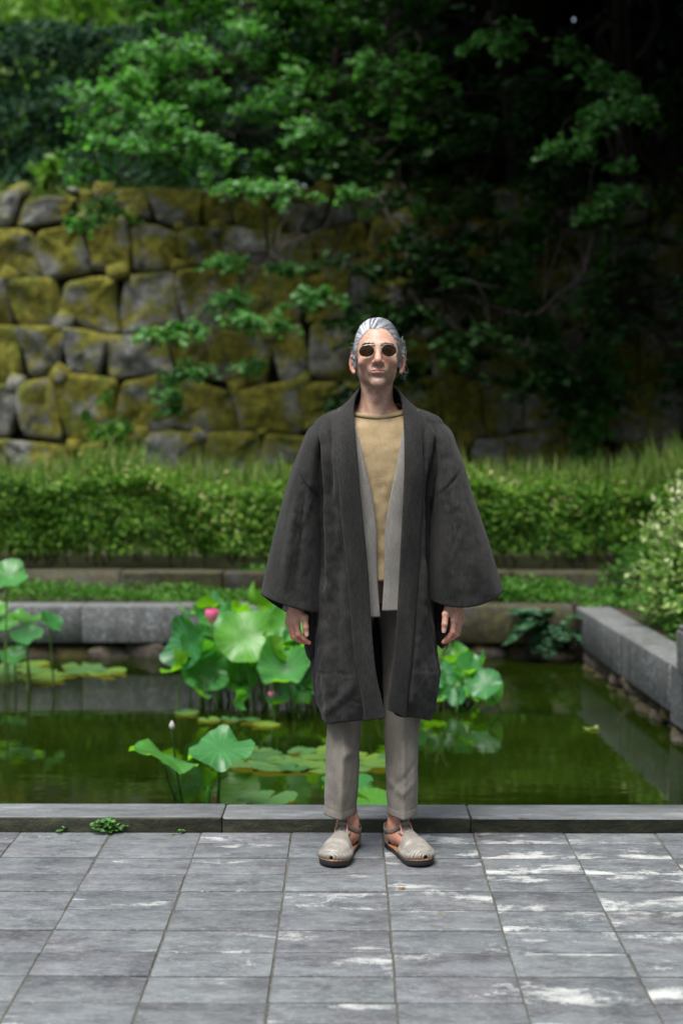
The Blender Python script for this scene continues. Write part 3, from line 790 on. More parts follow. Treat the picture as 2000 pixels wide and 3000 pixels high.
def shrub(name, base, label, rx, ry, h, n, size, mat, per=30, group=None):
    t_ = tag(empty(name, base), label, 'shrub', group); b = Bag(); P_, Dd, Nn = [], [], []
    for i in range(n // per):
        u = rand_dirs(1)[0]; u[2] = abs(u[2]); f_ = rng.uniform(.65, 1.05)
        tip = np.array([u[0] * rx, u[1] * ry, .15 * h + u[2] * h * .85]) * f_
        c = spline([(u[0] * .05, u[1] * .05, 0), tip * (.5, .5, .62), tip], 8); b.add(*tube(c, np.linspace(.008, .003, 8), 4))
        k = rng.uniform(.35, 1, per); i0 = np.minimum((k * 7).astype(int), 6)
        q = c[i0] + (c[i0 + 1] - c[i0]) * (k * 7 - i0)[:, None] + rng.normal(0, .018, (per, 3))
        ax = unit(c[7] - c[5]); P_.append(q); Dd.append(ax * .8 + rand_dirs(per) * .8); Nn.append(rand_dirs(per, (0, -.3, 1.0)))
    P_ = np.concatenate(P_); m_ = len(P_)
    b.build('stem', M['twig'], t_)
    v_ = np.clip(rng.random(m_) * .75 + .45 * (P_[:, 2] / h - .35), 0, 1)
    link('crown', leaf_mesh('crown', P_, unit(np.concatenate(Dd)), np.concatenate(Nn), size * rng.uniform(.6, 1.25, m_), M[mat], LEAF, v_), t_)
shrub('variegated_shrub', (2.46, 9.25, .036), 'cream and green variegated shrub on the bank beside the granite wall', .56, .60, 1.12, 7500, .060, 'variegated')
shrub('variegated_shrub', (3.15, 8.6, .036), 'second variegated shrub further along the bank, past the first one', .7, .7, 1.15, 5000, .060, 'variegated')
shrub('leafy_shrub', (2.55, 10.95, .04), 'dark green leafy shrub at the pond corner below the hedge end', .55, .35, .62, 2600, .07, 'cover')
shrub('leafy_shrub', (3.5, 11.3, .18), 'tall leafy shrub closing the hedge end near the variegated bushes', .6, .5, 1.05, 3000, .07, 'cover')

# fern hanging over the pond corner
fn = tag(empty('fern', (1.50, 10.26, -.20)), 'dark fern hanging over the water in the pond corner', 'fern')
for i in range(15):
    a = rng.uniform(-2.9, -.25); L = rng.uniform(.22, .42)
    tip = np.array([math.cos(a) * L, math.sin(a) * L * .6, rng.uniform(-.10, .24)])
    c = spline([(0, 0, 0), tip * .5 + (0, 0, .10), tip], 15)
    k = np.arange(2, 15); ax = unit(np.gradient(c, axis=0))[k]; sd_ = unit(np.cross(ax, UP))
    P_ = np.concatenate([c[k], c[k]]); Dd = np.concatenate([sd_ + ax * .5, -sd_ + ax * .5]); m_ = len(P_)
    s_ = .12 * np.sin(np.linspace(.5, 3.0, 13)); 
    fr = link('frond', leaf_mesh('frond', P_, Dd, rand_dirs(m_, (0, -.3, 3)), np.concatenate([s_, s_]) + .01, M['fern']), fn)
    obj('midrib', *tube(c, np.linspace(.004, .0015, 15), 4), M['fern'], fr)

# ------------------------------------------------------------------ lotus and water lilies
def lotus_mat(name, top, under, vein):
    m = MT(name, .36, .5)
    o = m.pos('Object'); x = m.xyz(o)
    a = m.math('ARCTAN2', x[1], x[0])
    w = m.math('ABSOLUTE', m.math('COSINE', m.math('MULTIPLY', a, 10.0)))
    rad = m.node('ShaderNodeVectorMath', {0: o}, operation='LENGTH').outputs['Value']
    v = m.math('MULTIPLY', m.ramp(w, [(.955, 0), (.995, 1)]), .55)
    fine = m.noise(o, 45, 4, .6)
    c = m.mix(m.ramp(m.noise(m.scale(o, (1, 1, 1)), 9, 3, .6), [(.35, 0), (.7, 1)]), top, tuple(t * 1.45 for t in top))
    r = m.rand()
    c = m.mix(1.0, c, m.ramp(r, [(0, (.50, .70, .80)), (.4, (1, 1, 1)), (.75, (1.35, 1.15, .7)), (1, (1.9, 1.35, .55))]), 'MULTIPLY')
    c = m.mix(v, c, vein)
    k_ = m.math('ADD', m.attr('rim'), m.math('MULTIPLY', m.math('SUBTRACT', m.noise(o, 14, 5, .7), .5), .55))
    c = m.mix(m.math('MULTIPLY', m.ramp(k_, [(1.0, 0), (1.08, 1)]), .8), c, (.17, .11, .035))
    c = m.mix(m.math('MULTIPLY', m.ramp(m.noise(o, 60, 3, .6), [(.66, 0), (.72, 1)]), .6), c, (.14, .12, .04))
    back = m.node('ShaderNodeNewGeometry').outputs['Backfacing']
    c = m.mix(back, c, under)
    m.color(c)
    m.bump(w, .25, .004); m.bump(fine, .2, .003)
    t = m.node('ShaderNodeBsdfTranslucent', {'Color': m.mix(1.0, c, (1.7, 1.75, .35), 'MULTIPLY')})
    s = m.node('ShaderNodeMixShader', {0: .50})
    m.l.new(m.b.outputs[0], s.inputs[1]); m.l.new(t.outputs[0], s.inputs[2]); m.l.new(s.outputs[0], m.out.inputs['Surface'])
    return m.m
M['lotus'] = lotus_mat('lotus_leaf', (.045, .185, .050), (.12, .30, .030), (.17, .37, .11))
M['pad'] = lotus_mat('lily_pad', (.085, .19, .060), (.15, .14, .05), (.16, .28, .10))
M['lotus_stem'] = bark_mat('lotus_stem', (.07, .13, .03))
pk = MT('lotus_petal', .5); pk.color(pk.mix(pk.ramp(pk.xyz(pk.pos('Object'))[2], [(0, 0), (.07, 1)]), (.72, .34, .42), (.62, .10, .25))); M['petal'] = pk.m
bd = MT('lotus_bud', .5); bd.color((.30, .28, .26)); M['bud'] = bd.m

def lotus_leaf_mesh(name, r, seed, cup=.22, wave=.10, mat='lotus', notch=False, curl=0.0):
    rr = np.random.default_rng(seed)
    seg, rings = 40, 8
    th = np.arange(seg) / seg * 2 * math.pi
    if notch: th = th * .955 + .022 * 2 * math.pi
    rho = np.linspace(0, 1, rings + 1)[1:]
    p1, p2, p3 = rr.uniform(0, 6.28, 3)
    RR = 1 + .045 * np.sin(3 * th + p1) + .03 * np.sin(5 * th + p2)
    V = [(0, 0, -.02 * r)]
    for q in rho:
        z = cup * q ** 2 + wave * q ** 3 * (np.sin(3 * th + p1) + .7 * np.sin(5 * th + p2) + .4 * np.sin(8 * th + p3)) - .05 * math.exp(-(q / .15) ** 2)
        z = z + .015 * q * np.cos(20 * th)
        fold = curl * np.maximum(0, np.cos(th - p3)) ** 2 * q ** 2
        x, y = np.cos(th) * q * RR * (1 - .35 * fold), np.sin(th) * q * RR * (1 - .35 * fold)
        V += list(np.stack([x * r, y * r, (z + fold * .6) * r], 1))
    V = np.array(V)
    f = [grid_faces(seg, rings, closed_u=not notch)[:, ::-1] + 1]
    k = np.arange(seg if not notch else seg - 1)
    f.append(np.stack([np.zeros(len(k), int), 1 + k, 1 + (k + 1) % seg], 1))
    return make_mesh(name, V, f, M[mat], True, {'rim': np.concatenate([[0], np.repeat(rho, seg)])})

def place_leaf(parent, B0, c, r, nrm, seed, cup=.22, wave=.10, curl=0.0, root=None, spin=None):
    me = lotus_leaf_mesh('leaf', r, seed, cup, wave, curl=curl)
    o = link('leaf', me, parent)
    q = Vector(nrm).normalized().to_track_quat('Z', 'Y')
    o.rotation_euler = (q @ Vector((0, 0, 1)).rotation_difference(Vector((0, 0, 1)))).to_euler()
    o.location = np.array(c) - B0
    c = np.array(c, float); rt = np.array(root if root is not None else (c[0] + rng.normal(0, .05), c[1] + .03, -.40))
    st = c - unit(np.array(nrm, float)) * .012
    obj('stem', *tube(spline([rt, rt * .35 + st * .65 + (0, 0, -.02) , st], 8) - B0, np.linspace(.0075, .0055, 8), 6), M['lotus_stem'], parent)

CL = [(-.64,8.35,.12,.186,(.05,-1,.75)), (-.48,8.25,.06,.105,(.8,.4,.5)), (-.40,8.20,-.06,.144,(.1,-1,.9)), (-1.01,8.50,.07,.163,(-.8,-.9,.5)), (-1.05,8.40,-.07,.100,(-.6,.2,.9)), (-.92,8.50,-.09,.136,(.3,-.9,.25)), (-.84,8.60,.15,.103,(.2,-.7,1)), (-.95,8.90,.20,.135,(-.2,.25,1)), (-.57,8.90,.25,.106,(.3,.7,.6)), (-.43,8.70,.15,.125,(.2,-.8,.8)), (-.30,8.50,.04,.122,(.3,-.6,.9)), (-.69,8.60,-.17,.103,(-.1,-1,.5)), (-.93,8.40,-.24,.060,(.5,.3,.6)), (-.68,8.20,-.23,.059,(.9,-.4,.2)), (-.24,8.50,-.18,.108,(.1,-.8,.8)), (-.18,8.80,-.09,.126,(.2,-.5,1)), (-.79,9.00,.18,.115,(0,.3,1)), (-.30,9.00,.15,.115,(.2,.2,1)), (-.36,8.40,-.21,.067,(.1,-.6,1)), (-.44,8.30,-.27,.060,(.0,-.4,1)), (-.30,8.30,-.27,.053,(.1,-.3,1)), (.76,8.70,-.15,.105,(.5,-.6,.4)), (.67,8.60,-.23,.098,(.2,-.9,.8)), (.64,8.90,-.13,.095,(.3,.2,1)), (.56,8.60,-.17,.098,(-.1,-.9,.7)), (.73,8.80,-.28,.083,(.4,-.7,.6)), (.52,8.50,-.28,.086,(.1,-.5,1)), (.49,8.80,-.13,.111,(.2,.3,1)), (.43,8.60,-.20,.109,(.2,-.6,.9)), (-.12, 8.6, .05, .13, (0, -.5, 1)), (.05, 8.7, .0, .13, (0, -.4, 1)), (.22, 8.7, -.05, .13, (.1, -.4, 1)), (-.05, 8.9, .16, .12, (0, .2, 1)), (.3, 8.9, .02, .12, (0, .2, 1))] + [(rng.uniform(-1.0, -.15), rng.uniform(8.45, 9.1), rng.uniform(-.2, .2), rng.uniform(.07, .13), (rng.normal(0, .5), -rng.uniform(.1, 1), .8)) for _ in range(26)] + [(rng.uniform(.35, .85), rng.uniform(8.4, 9.0), rng.uniform(-.3, -.1), rng.uniform(.06, .10), (rng.normal(0, .6), -rng.uniform(.1, 1), .7)) for _ in range(12)]
B0 = np.array((-.2, 8.5, -.355))
lot = tag(empty('lotus_clump', tuple(B0)), 'dense clump of large upright lotus leaves in the pond behind the man', 'lotus')
for i, (x, y, z, r, nv) in enumerate(CL):
    place_leaf(lot, B0, (x, y, z), r * (1.0 if i == 0 else 1.15), nv, 100 + i, cup=.16 + .16 * (i % 3), wave=.12 + .08 * (i % 3), curl=.7 if i in (1, 4, 12, 13, 21) else .22 * (i % 4))
# seed-head and bud stalks in the clump, reeds of bare stems
for i in range(34):
    x, y = rng.uniform(-1.0, .7), rng.uniform(8.3, 9.0)
    obj('stem', *tube(spline([(x, y, -.40), (x + rng.normal(0, .02), y, -.2), (x + rng.normal(0, .05), y, rng.uniform(-.18, .08))], 6) - B0, .005, 5), M['lotus_stem'], lot)

def lotus_flower(name, c, s, label, root, open_=.25, mat='petal', n=9):
    t_ = tag(empty(name, (root[0], root[1], -.355)), label, 'flower'); B1 = np.array((root[0], root[1], -.355)); c = np.array(c)
    obj('stem', *tube(spline([np.array(root), (np.array(root) * .4 + c * .6) + (0, 0, .02), c], 8) - B1, .0055, 6), M['lotus_stem'], t_)
    for k in range(n):
        a = k / n * 2 * math.pi + rng.uniform(-.2, .2); lean = open_ * rng.uniform(.7, 1.3)
        u, w = np.meshgrid(np.linspace(-1, 1, 7), np.linspace(0, 1, 9))
        wid = .36 * np.sin(np.clip(w, 0, 1) * math.pi * .93 + .12) ** .8
        rad = .10 + .42 * np.sin(w * math.pi * .62) * (.65 + lean) - .18 * w ** 3 * (1 - lean * 2)
        ang_ = a + u * wid / (rad + .12)
        V = np.stack([np.cos(ang_) * rad, np.sin(ang_) * rad, w * 1.15], -1).reshape(-1, 3) * s
        o = obj('petal', V, grid_faces(7, 9), M[mat], t_); o.location = c - B1
    return t_
lotus_flower('lotus_flower', (-.865, 8.5, .185), .085, 'pink lotus flower half open above the leaves beside the sleeve', (-.85, 8.55, -.40), .35)
lotus_flower('lotus_flower', (-.47, 8.1, -.20), .034, 'small faded pink lotus bloom low among the stems', (-.45, 8.15, -.40), .5, n=7)

B0 = np.array((-2.25, 9.15, -.355))
lot2 = tag(empty('lotus_clump', tuple(B0)), 'small clump of lotus leaves on tall stalks before the bare granite wall', 'lotus')
for i, (x, y, z, r, nv) in enumerate([(-2.27,9.0,.43,.136,(.2,-.6,.9)), (-2.21,9.2,.11,.117,(.1,-.15,1)), (-2.36,9.3,.06,.104,(-.1,-.5,1)), (-2.01,9.1,.11,.090,(.7,-.3,.7)), (-2.14,9.0,.03,.108,(0,-.5,1)), (-2.28,9.2,-.14,.095,(0,-.6,1)), (-2.49,9.4,.14,.120,(.1,-.3,1)), (-2.65, 9.2, .2, .13, (0, -.3, 1))]):
    place_leaf(lot2, B0, (x, y, z), r, nv, 300 + i, cup=.2, wave=.12)

B0 = np.array((-.72, 6.3, -.355))
lot3 = tag(empty('lotus_pair', tuple(B0)), 'two wide wavy lotus leaves with a closed bud near the kerb', 'lotus')
place_leaf(lot3, B0, (-.845, 6.10, -.055), .158, (.36, .12, 1), 411, cup=-.05, wave=.11, root=(-.79, 6.35, -.42))
place_leaf(lot3, B0, (-.60, 6.25, -.055), .158, (-.05, -.22, 1), 402, cup=-.10, wave=.15, curl=.35, root=(-.63, 6.40, -.42))
obj('stem', *tube(spline([(-.785, 6.38, -.42), (-.80, 6.2, -.12), (-.79, 6.0, .085)], 9) - B0, .0055, 6), M['lotus_stem'], lot3)
def bud(c, h, r):
    w = np.linspace(0, 1, 9); rad = r * np.sin(w * math.pi) ** .75 * (1.15 - .55 * w) + .0015
    v, f = tube(np.stack([np.zeros(9), np.zeros(9), w * h], 1), rad, 9); return v + np.array(c), f
obj('bud', *bud(np.array((-.79, 6.0, .08)) - B0, .045, .013), M['bud'], lot3)
b = Bag(); b.add(*tube(spline([(-.672, 6.40, -.42), (-.67, 6.38, -.33), (-.668, 6.37, -.275)], 5) - B0, [.010, .012, .014, .012, .006], 7))
b.build('young_leaf_roll', M['lotus'], lot3)

def pads(base, spots, label, r0=.09, name='water_lily', mat='pad'):
    t_ = tag(empty(name, base), label, 'water lily')
    mv = [lotus_leaf_mesh('pad', 1.0, 500 + k, .015, .022, mat, notch=True) for k in range(5)]
    for i, (x, y) in enumerate(spots):
        o = link('pad', mv[i % 5], t_); s_ = r0 * rng.uniform(.75, 1.25)
        o.scale = (s_, s_, s_); o.location = (x - base[0], y - base[1], .006 + .002 * (i % 4)); o.rotation_euler = (rng.normal(0, .03), rng.normal(0, .03), rng.uniform(0, 6.28))
    return t_
pads((-2.2, 9.75, -.355), [(-2.41,9.94), (-2.13,9.59), (-1.91,9.81), (-2.41,9.49), (-2.36,10.07), (-2.04,9.68), (-2.52,9.98), (-2.14,9.43), (-2.25, 9.78), (-2.62, 9.6), (-1.75, 9.74), (-2.7, 9.85), (-1.98, 9.98), (-2.5, 9.75)], 'raft of lily pads in front of the bare granite wall', .125)
pads((-.25, 7.15, -.355), [(-.55,7.12), (-.45,7.27), (-.35,7.17), (-.26,7.36), (-.19,7.13), (-.40,7.03), (-.29,7.01), (-.15,7.27), (-.14,7.03), (-.02, 7.15), (.08, 7.25), (.16, 7.1), (.03, 7.02), (.22, 7.2), (-.5, 7.4), (-.08, 7.38)], 'raft of lily pads floating behind the trouser legs', .10)
pads((-.8, 8.2, -.355), [(-.85,8.18), (-.72,8.18), (-1.01,8.37), (-.60,8.15), (-.5, 8.05)], 'few lily pads at the foot of the dense lotus clump', .075)
pads((-.3, 6.42, -.355), [(-.39,6.44)], 'single bluish lily pad close to the kerb', .115)
pads((.1, 6.42, -.355), [(.10, 6.42), (.0, 6.75)], 'pair of large lily pads seen between the trouser legs', .155, mat='lotus')

# ---- weeds at the foot of the kerb
M['weed'] = leaf_mat('weed_leaf', [(.035, .10, .02), (.055, .15, .03), (.10, .21, .05)], .25)
def kerb_weed(loc, label, n, spread, h, leaf):
    t_ = tag(empty('kerb_weed', loc), label, 'weed'); b = Bag(); P_, Dd, Nn, S_ = [], [], [], []
    for i in range(n):
        tip = np.array([rng.normal(0, spread), -abs(rng.normal(.012, .012)), h * rng.uniform(.25, 1)])
        c = spline([(tip[0] * .2, 0, 0), tip * (.6, .6, .8) + (0, 0, .004), tip], 5); b.add(*tube(c, .0011, 4))
        for k in range(5):
            a = rng.uniform(0, 6.28); P_.append(c[rng.integers(2, 5)]); Dd.append((math.cos(a), math.sin(a) - .2, rng.uniform(-.2, .35))); Nn.append((rng.normal(0, .3), -.5, 1)); S_.append(leaf * rng.uniform(.6, 1.2))
    b.build('stem', M['vine'], t_)
    link('leaves', leaf_mesh('leaves', np.array(P_), np.array(Dd), np.array(Nn), np.array(S_), M['weed']), t_)
kerb_weed((-.862, 4.748, -.004), 'leafy weed tuft spreading at the foot of the kerb', 13, .038, .055, .026)
kerb_weed((-.79, 4.748, -.004), 'thin trailing weed beside the leafy tuft at the kerb', 4, .022, .045, .018)
kerb_weed((-1.015, 4.748, -.004), 'small two-leaved weed under the kerb, apart from the tuft', 3, .012, .025, .018)
kerb_weed((-.595, 4.748, -.004), 'tiny seedling in the joint between kerb and paving', 2, .008, .02, .016)
fl = tag(link('floating_leaf', lotus_leaf_mesh('floating_leaf', .05, 77, .1, .12, 'pad')), 'pale fallen leaf floating near the granite side wall', 'leaf')
fl.location = (1.42, 7.94, -.349); fl.scale = (1, .5, 1)

# small litter on the paving
M['dry'] = leaf_mat('dry_leaf', [(.16, .09, .03), (.26, .17, .06)], .1, .7)
for (x, y, a_, sz, lab) in [(.158, 4.150, .2, .022, 'dry tan leaf curl lying in the slab joint before the shoes'), (-.62, 4.715, 1.0, .014, 'tiny dry leaf crumb at the foot of the kerb'), (.46, 4.70, 2.2, .016, 'dry brown leaf bit under the kerb by the joint'), (.27, 3.95, .7, .010, 'smallest dry leaf crumb on an open slab away from the joints')]:
    n_ = 3
    me = leaf_mesh('dry_leaf', rng.normal(0, sz * .25, (n_, 3)) * (1, 1, .1), np.array([[math.cos(a_ + k * .8), math.sin(a_ + k * .8), .1] for k in range(n_)]), rand_dirs(n_, (0, 0, 3)), sz, M['dry'])
    o = tag(link('dry_leaf', me), lab, 'leaf'); o.location = (x, y, .002)

# ------------------------------------------------------------------ the man
PX, PY = .088, 4.53
person = tag(empty('person', (PX, PY, 0)), 'person standing on the paving in long charcoal open coat, beige trousers and round sunglasses', 'person')

# ---- materials
def skin_mat():
    m = MT('skin', .48, .4)
    p = m.pos('Object')
    n = m.noise(p, 60, 4, .6); big = m.noise(p, 22, 3, .5)
    c = m.mix(m.ramp(m.noise(p, 75, 6, .7), [(.35, 0), (.68, 1)]), (.335, .190, .132), (.48, .305, .230))
    c = m.mix(m.math('MULTIPLY', m.ramp(big, [(.45, 0), (.7, 1)]), .35), c, (.40, .185, .130))
    c = m.mix(m.math('MULTIPLY', m.attr('red'), .75), c, (.46, .140, .095))
    c = m.mix(m.math('MULTIPLY', m.attr('lip'), .8), c, (.34, .110, .092))
    st = m.math('MULTIPLY', m.attr('stub'), m.ramp(m.noise(p, 420, 2, .6), [(.35, .55), (.65, 1)]))
    c = m.mix(m.math('MULTIPLY', st, .78), c, (.105, .080, .070))
    c = m.mix(m.math('MULTIPLY', m.ramp(m.noise(p, 150, 3, .6), [(.62, 0), (.75, 1)]), .25), c, (.19, .085, .052))
    m.color(c)
    m.b.inputs['Subsurface Weight'].default_value = .12
    m.b.inputs['Subsurface Radius'].default_value = (1.0, .35, .2)
    m.b.inputs['Subsurface Scale'].default_value = .006
    m.bump(n, .25, .0015); m.bump(m.noise(p, 330, 3, .6), .25, .0006)
    return m.m

def cloth_mat(name, cols, weave=900, mott=14, rough=.85, sheen=.25, stretch=(1, 1, .25), wr=.0, gain=.5, spec=.2):
    m = MT(name, rough, spec)
    p = m.pos('Object')
    th = m.noise(m.scale(p, (1, 1, 5)), 170, 3, .7); tv = m.noise(m.scale(p, (5, 5, .5)), 90, 3, .7)
    mo = m.noise(m.scale(p, stretch), mott, 6, .65)
    c = m.ramp(mo, [(.28, cols[0]), (.5, cols[1]), (.75, cols[2])])
    k = m.mix(.5, m.ramp(th, [(.36, .12), (.64, .88)]), m.ramp(tv, [(.36, .12), (.64, .88)]))
    c = m.mix(gain, c, k, 'OVERLAY')
    m.color(c)
    m.b.inputs['Sheen Weight'].default_value = sheen; m.b.inputs['Sheen Roughness'].default_value = .5
    m.bump(th, .28, .0015); m.bump(tv, .28, .0015)
    if wr: m.bump(m.noise(m.scale(p, (1.0, 1.0, .45), ), 26, 4, .6, .6), wr, .006)
    return m.m

M['skin'] = skin_mat()
M['coat'] = cloth_mat('charcoal_linen', [(.0104, .0103, .0100), (.0176, .0175, .0168), (.0325, .032, .0305)], wr=.38, mott=11, sheen=.06, spec=.14, gain=.85)
M['inner'] = cloth_mat('grey_linen', [(.118, .113, .102), (.162, .155, .141), (.21, .203, .187)], wr=.12, gain=.35, sheen=.05)
M['tee'] = cloth_mat('sand_cotton', [(.215, .160, .084), (.262, .198, .108), (.31, .24, .138)], wr=.34, gain=.2, mott=22, stretch=(1, 1, .8), sheen=.05)
M['trouser'] = cloth_mat('beige_linen', [(.105, .095, .080), (.148, .135, .115), (.195, .18, .155)], wr=.14, gain=.35, sheen=.05)
lm = MT('pale_leather', .42, .5); q_ = lm.noise(lm.pos('Object'), 70, 5, .7)
lm.color(lm.ramp(lm.noise(lm.pos('Object'), 16, 4, .6), [(.3, (.155, .142, .122)), (.7, (.245, .228, .20))])); lm.bump(q_, .3, .002); M['leather'] = lm.m
ls = MT('strap_leather', .55, .4); ls.color(ls.ramp(ls.noise(ls.pos('Object'), 60, 4, .6), [(.3, (.10, .084, .066)), (.7, (.165, .142, .112))])); M['strap'] = ls.m
sm_ = MT('black_rubber', .6); sm_.color((.012, .013, .016)); M['rubber'] = sm_.m
we = MT('brown_welt', .55); we.color((.22, .095, .040)); M['welt'] = we.m
gm = MT('gold_metal', .28); gm.color((.42, .35, .25)); gm.b.inputs['Metallic'].default_value = 1.0; M['gold'] = gm.m
le = MT('brown_lens', .05, .28); le.color((.020, .011, .004))
tr_ = le.node('ShaderNodeBsdfTransparent', {'Color': (.055, .032, .014)}); mx_ = le.node('ShaderNodeMixShader', {0: .55})
le.l.new(tr_.outputs[0], mx_.inputs[1]); le.l.new(le.b.outputs[0], mx_.inputs[2]); le.l.new(mx_.outputs[0], le.out.inputs['Surface']); M['lens'] = le.m
hm = MT('silver_hair', .42, .5)
hm.color(hm.ramp(hm.attr('v'), [(0, (.065, .073, .090)), (.35, (.185, .20, .225)), (.7, (.38, .40, .425)), (1, (.60, .62, .64))])); M['hair'] = hm.m
hc = MT('hair_base', .7); hc.color(hc.ramp(hc.noise(hc.scale(hc.pos('Object'), (1, .15, 1)), 160, 3, .6), [(.3, (.12, .127, .14)), (.7, (.32, .33, .345))])); M['hair_base'] = hc.m
br = MT('eyebrow_hair', .7); br.color((.030, .026, .026)); M['brow'] = br.m

# ---- body: one continuous surface from a distance field
HEAD_O = np.array([.003, .0, 1.648]); TILT = R(-10.0)
ct, st_ = math.cos(TILT), math.sin(TILT)
def to_head(P):
    d = P - HEAD_O
    # local y forward is -y; the face is tipped up
    return np.stack([d[..., 0], d[..., 1] * ct + d[..., 2] * st_, -d[..., 1] * st_ + d[..., 2] * ct], -1)
def from_head(L):
    L = np.asarray(L, float)
    return np.stack([L[..., 0], L[..., 1] * ct - L[..., 2] * st_, L[..., 1] * st_ + L[..., 2] * ct], -1) + HEAD_O

def axis(parts):
    a = [np.arange(x0, x1, h) for x0, x1, h in parts]
    return np.concatenate(a)
XS = axis([(-.36, -.215, .0024), (-.215, -.105, .006), (-.105, .111, .0022), (.111, .20, .006), (.20, .36, .0024)])
YS = axis([(-.14, .02, .0023), (.02, .17, .005)])
ZS = axis([(.015, .20, .004), (.20, .70, .011), (.70, .90, .0024), (.90, 1.46, .010), (1.46, 1.82, .0022)])
F = np.full((len(XS), len(YS), len(ZS)), .08, np.float32)

def sub(lo, hi):
    i = [np.searchsorted(A, (l, h)) for A, l, h in zip((XS, YS, ZS), lo, hi)]
    sl = tuple(slice(max(0, a - 1), b + 1) for a, b in i)
    g = np.stack(np.meshgrid(XS[sl[0]], YS[sl[1]], ZS[sl[2]], indexing='ij'), -1)
    return sl, g
def smin(a, b, k):
    h = np.clip(.5 + .5 * (b - a) / k, 0, 1); return b * (1 - h) + a * h - k * h * (1 - h)
def put(lo, hi, fn, k=.02, op='add', head=False):
    lo, hi = np.array(lo, float), np.array(hi, float)
    if head:
        c = np.array([[x, y, z] for x in (lo[0], hi[0]) for y in (lo[1], hi[1]) for z in (lo[2], hi[2])]); w = from_head(c); lo, hi = w.min(0), w.max(0)
    mgn = .03 if op == 'add' else k + .006
    sl, g = sub(lo - mgn, hi + mgn)
    if 0 in g.shape[:3]: return
    d = fn(to_head(g) if head else g).astype(np.float32)
    F[sl] = smin(F[sl], d, k) if op == 'add' else -smin(-F[sl], d, k)
def ell(c, r, k=.02, op='add', head=True, rotz=0.0):
    c, r = np.array(c, float), np.array(r, float); m_ = r.max() if rotz else r
    cz, sz = math.cos(rotz), math.sin(rotz)
    def fn(P):
        d = P - c
        if rotz: d = np.stack([d[..., 0] * cz + d[..., 1] * sz, -d[..., 0] * sz + d[..., 1] * cz, d[..., 2]], -1)
        k0 = np.linalg.norm(d / r, axis=-1); k1 = np.linalg.norm(d / r ** 2, axis=-1)
        return k0 * (k0 - 1) / (k1 + 1e-9)
    put(c - m_, c + m_, fn, k, op, head)
def cap(a, b, ra, rb, k=.02, op='add', head=False):
    a, b = np.array(a, float), np.array(b, float); ab = b - a; L2 = ab @ ab
    def fn(P):
        t = np.clip(((P - a) @ ab) / L2, 0, 1)
        return np.linalg.norm(P - a - t[..., None] * ab, axis=-1) - (ra + (rb - ra) * t)
    r = max(ra, rb)
    put(np.minimum(a, b) - r, np.maximum(a, b) + r, fn, k, op, head)

# trunk and limbs (under the clothes)
ell((0, .02, 1.25), (.150, .088, .22), .04, head=False); ell((0, .035, 1.00), (.135, .070, .16), .05, head=False)
cap((-.13, .02, 1.405), (.13, .02, 1.405), .055, .055, .05)
for s in (-1, 1):
    cap((s * .15, .02, 1.40), (s * .238, .02, 1.14), .045, .034, .03)
    hx = .09 if s > 0 else -.112
    cap((s * .075, .055, .95), (hx, .055, .52), .048, .038, .03)
    cap((hx, .055, .52), (hx, .035, .30), .038, .038, .03)
ANK = {-1: (-.095, .028), 1: (.078, .028)}
FDIR = {-1: R(17), 1: R(25)}
for s in (-1, 1):
    ax_, ay_ = ANK[s]; hx = .09 if s > 0 else -.112
    cap((hx, .035, .30), (ax_, ay_, .115), .042, .0315, .02); cap((ax_, ay_, .115), (ax_, ay_, .060), .0315, .035, .02)
    u = np.array([s * math.sin(FDIR[s]), -math.cos(FDIR[s])]); w = np.array([-u[1], u[0]])
    for e in (-1, 1): ell((ax_ + w[0] * e * .030, ay_ + w[1] * e * .030, .088 - .006 * e * s), (.011, .013, .014), .012, head=False)
    cap((ax_, ay_, .060), (ax_ + u[0] * .12, ay_ + u[1] * .12, .040), .036, .026, .02)
    cap((ax_, ay_, .055), (ax_ - u[0] * .045, ay_ - u[1] * .045, .050), .034, .030, .02)
    cap((ax_ + u[0] * .028, ay_ + u[1] * .028, .105), (ax_ + u[0] * .03, ay_ + u[1] * .03, .14), .010, .006, .014)
    for e in (-.3, .25): cap((ax_ + u[0] * .03 + w[0] * e * .05, ay_ + u[1] * .03 + w[1] * e * .05, .125), (ax_ + u[0] * .075 + w[0] * e * .08, ay_ + u[1] * .075 + w[1] * e * .08, .075), .004, .003, .006)

# neck
cap((.003, .034, 1.61), (.0, .036, 1.44), .0505, .0575, .018)
cap((.0, .04, 1.465), (-.13, .035, 1.415), .042, .045, .05); cap((.0, .04, 1.465), (.13, .035, 1.415), .042, .045, .05)
for s in (-1, 1): cap((s * .045, .018, 1.60), (s * .013, -.020, 1.465), .010, .007, .018)
ell((.0, -.022, 1.530), (.010, .009, .015), .014, head=False)
for s in (-1, 1): cap((s * .012, -.018, 1.462), (s * .10, -.002, 1.462), .008, .009, .016)
# head
ell((0, .018, .050), (.0735, .094, .088)); ell((0, -.020, .014), (.0645, .066, .078), .03)
ell((0, -.030, -.044), (.0415, .054, .042), .026); ell((0, -.075, -.083), (.019, .016, .018), .024)
for s in (-1, 1):
    ell((s * .0370, -.004, -.040), (.0140, .024, .020), .022)
    cap((s * .030, -.018, -.056), (s * .008, -.080, -.089), .009, .009, .018, head=True)
    ell((s * .042, .014, -.022), (.0165, .028, .026), .022)
    ell((s * .043, -.058, -.016), (.020, .020, .015), .022)
    ell((s * .022, -.080, .040), (.022, .010, .009), .016)
    ell((s * .0325, -.0935, .013), (.017, .013, .0115), .012, 'cut')
    ell((s * .0320, -.0690, .012), (.0125, .0125, .0125), .004)
    ell((s * .052, -.070, -.050), (.008, .008, .016), .018, 'cut')
cap((0, -.082, .026), (0, -.1065, -.016), .0085, .0105, .012, head=True)
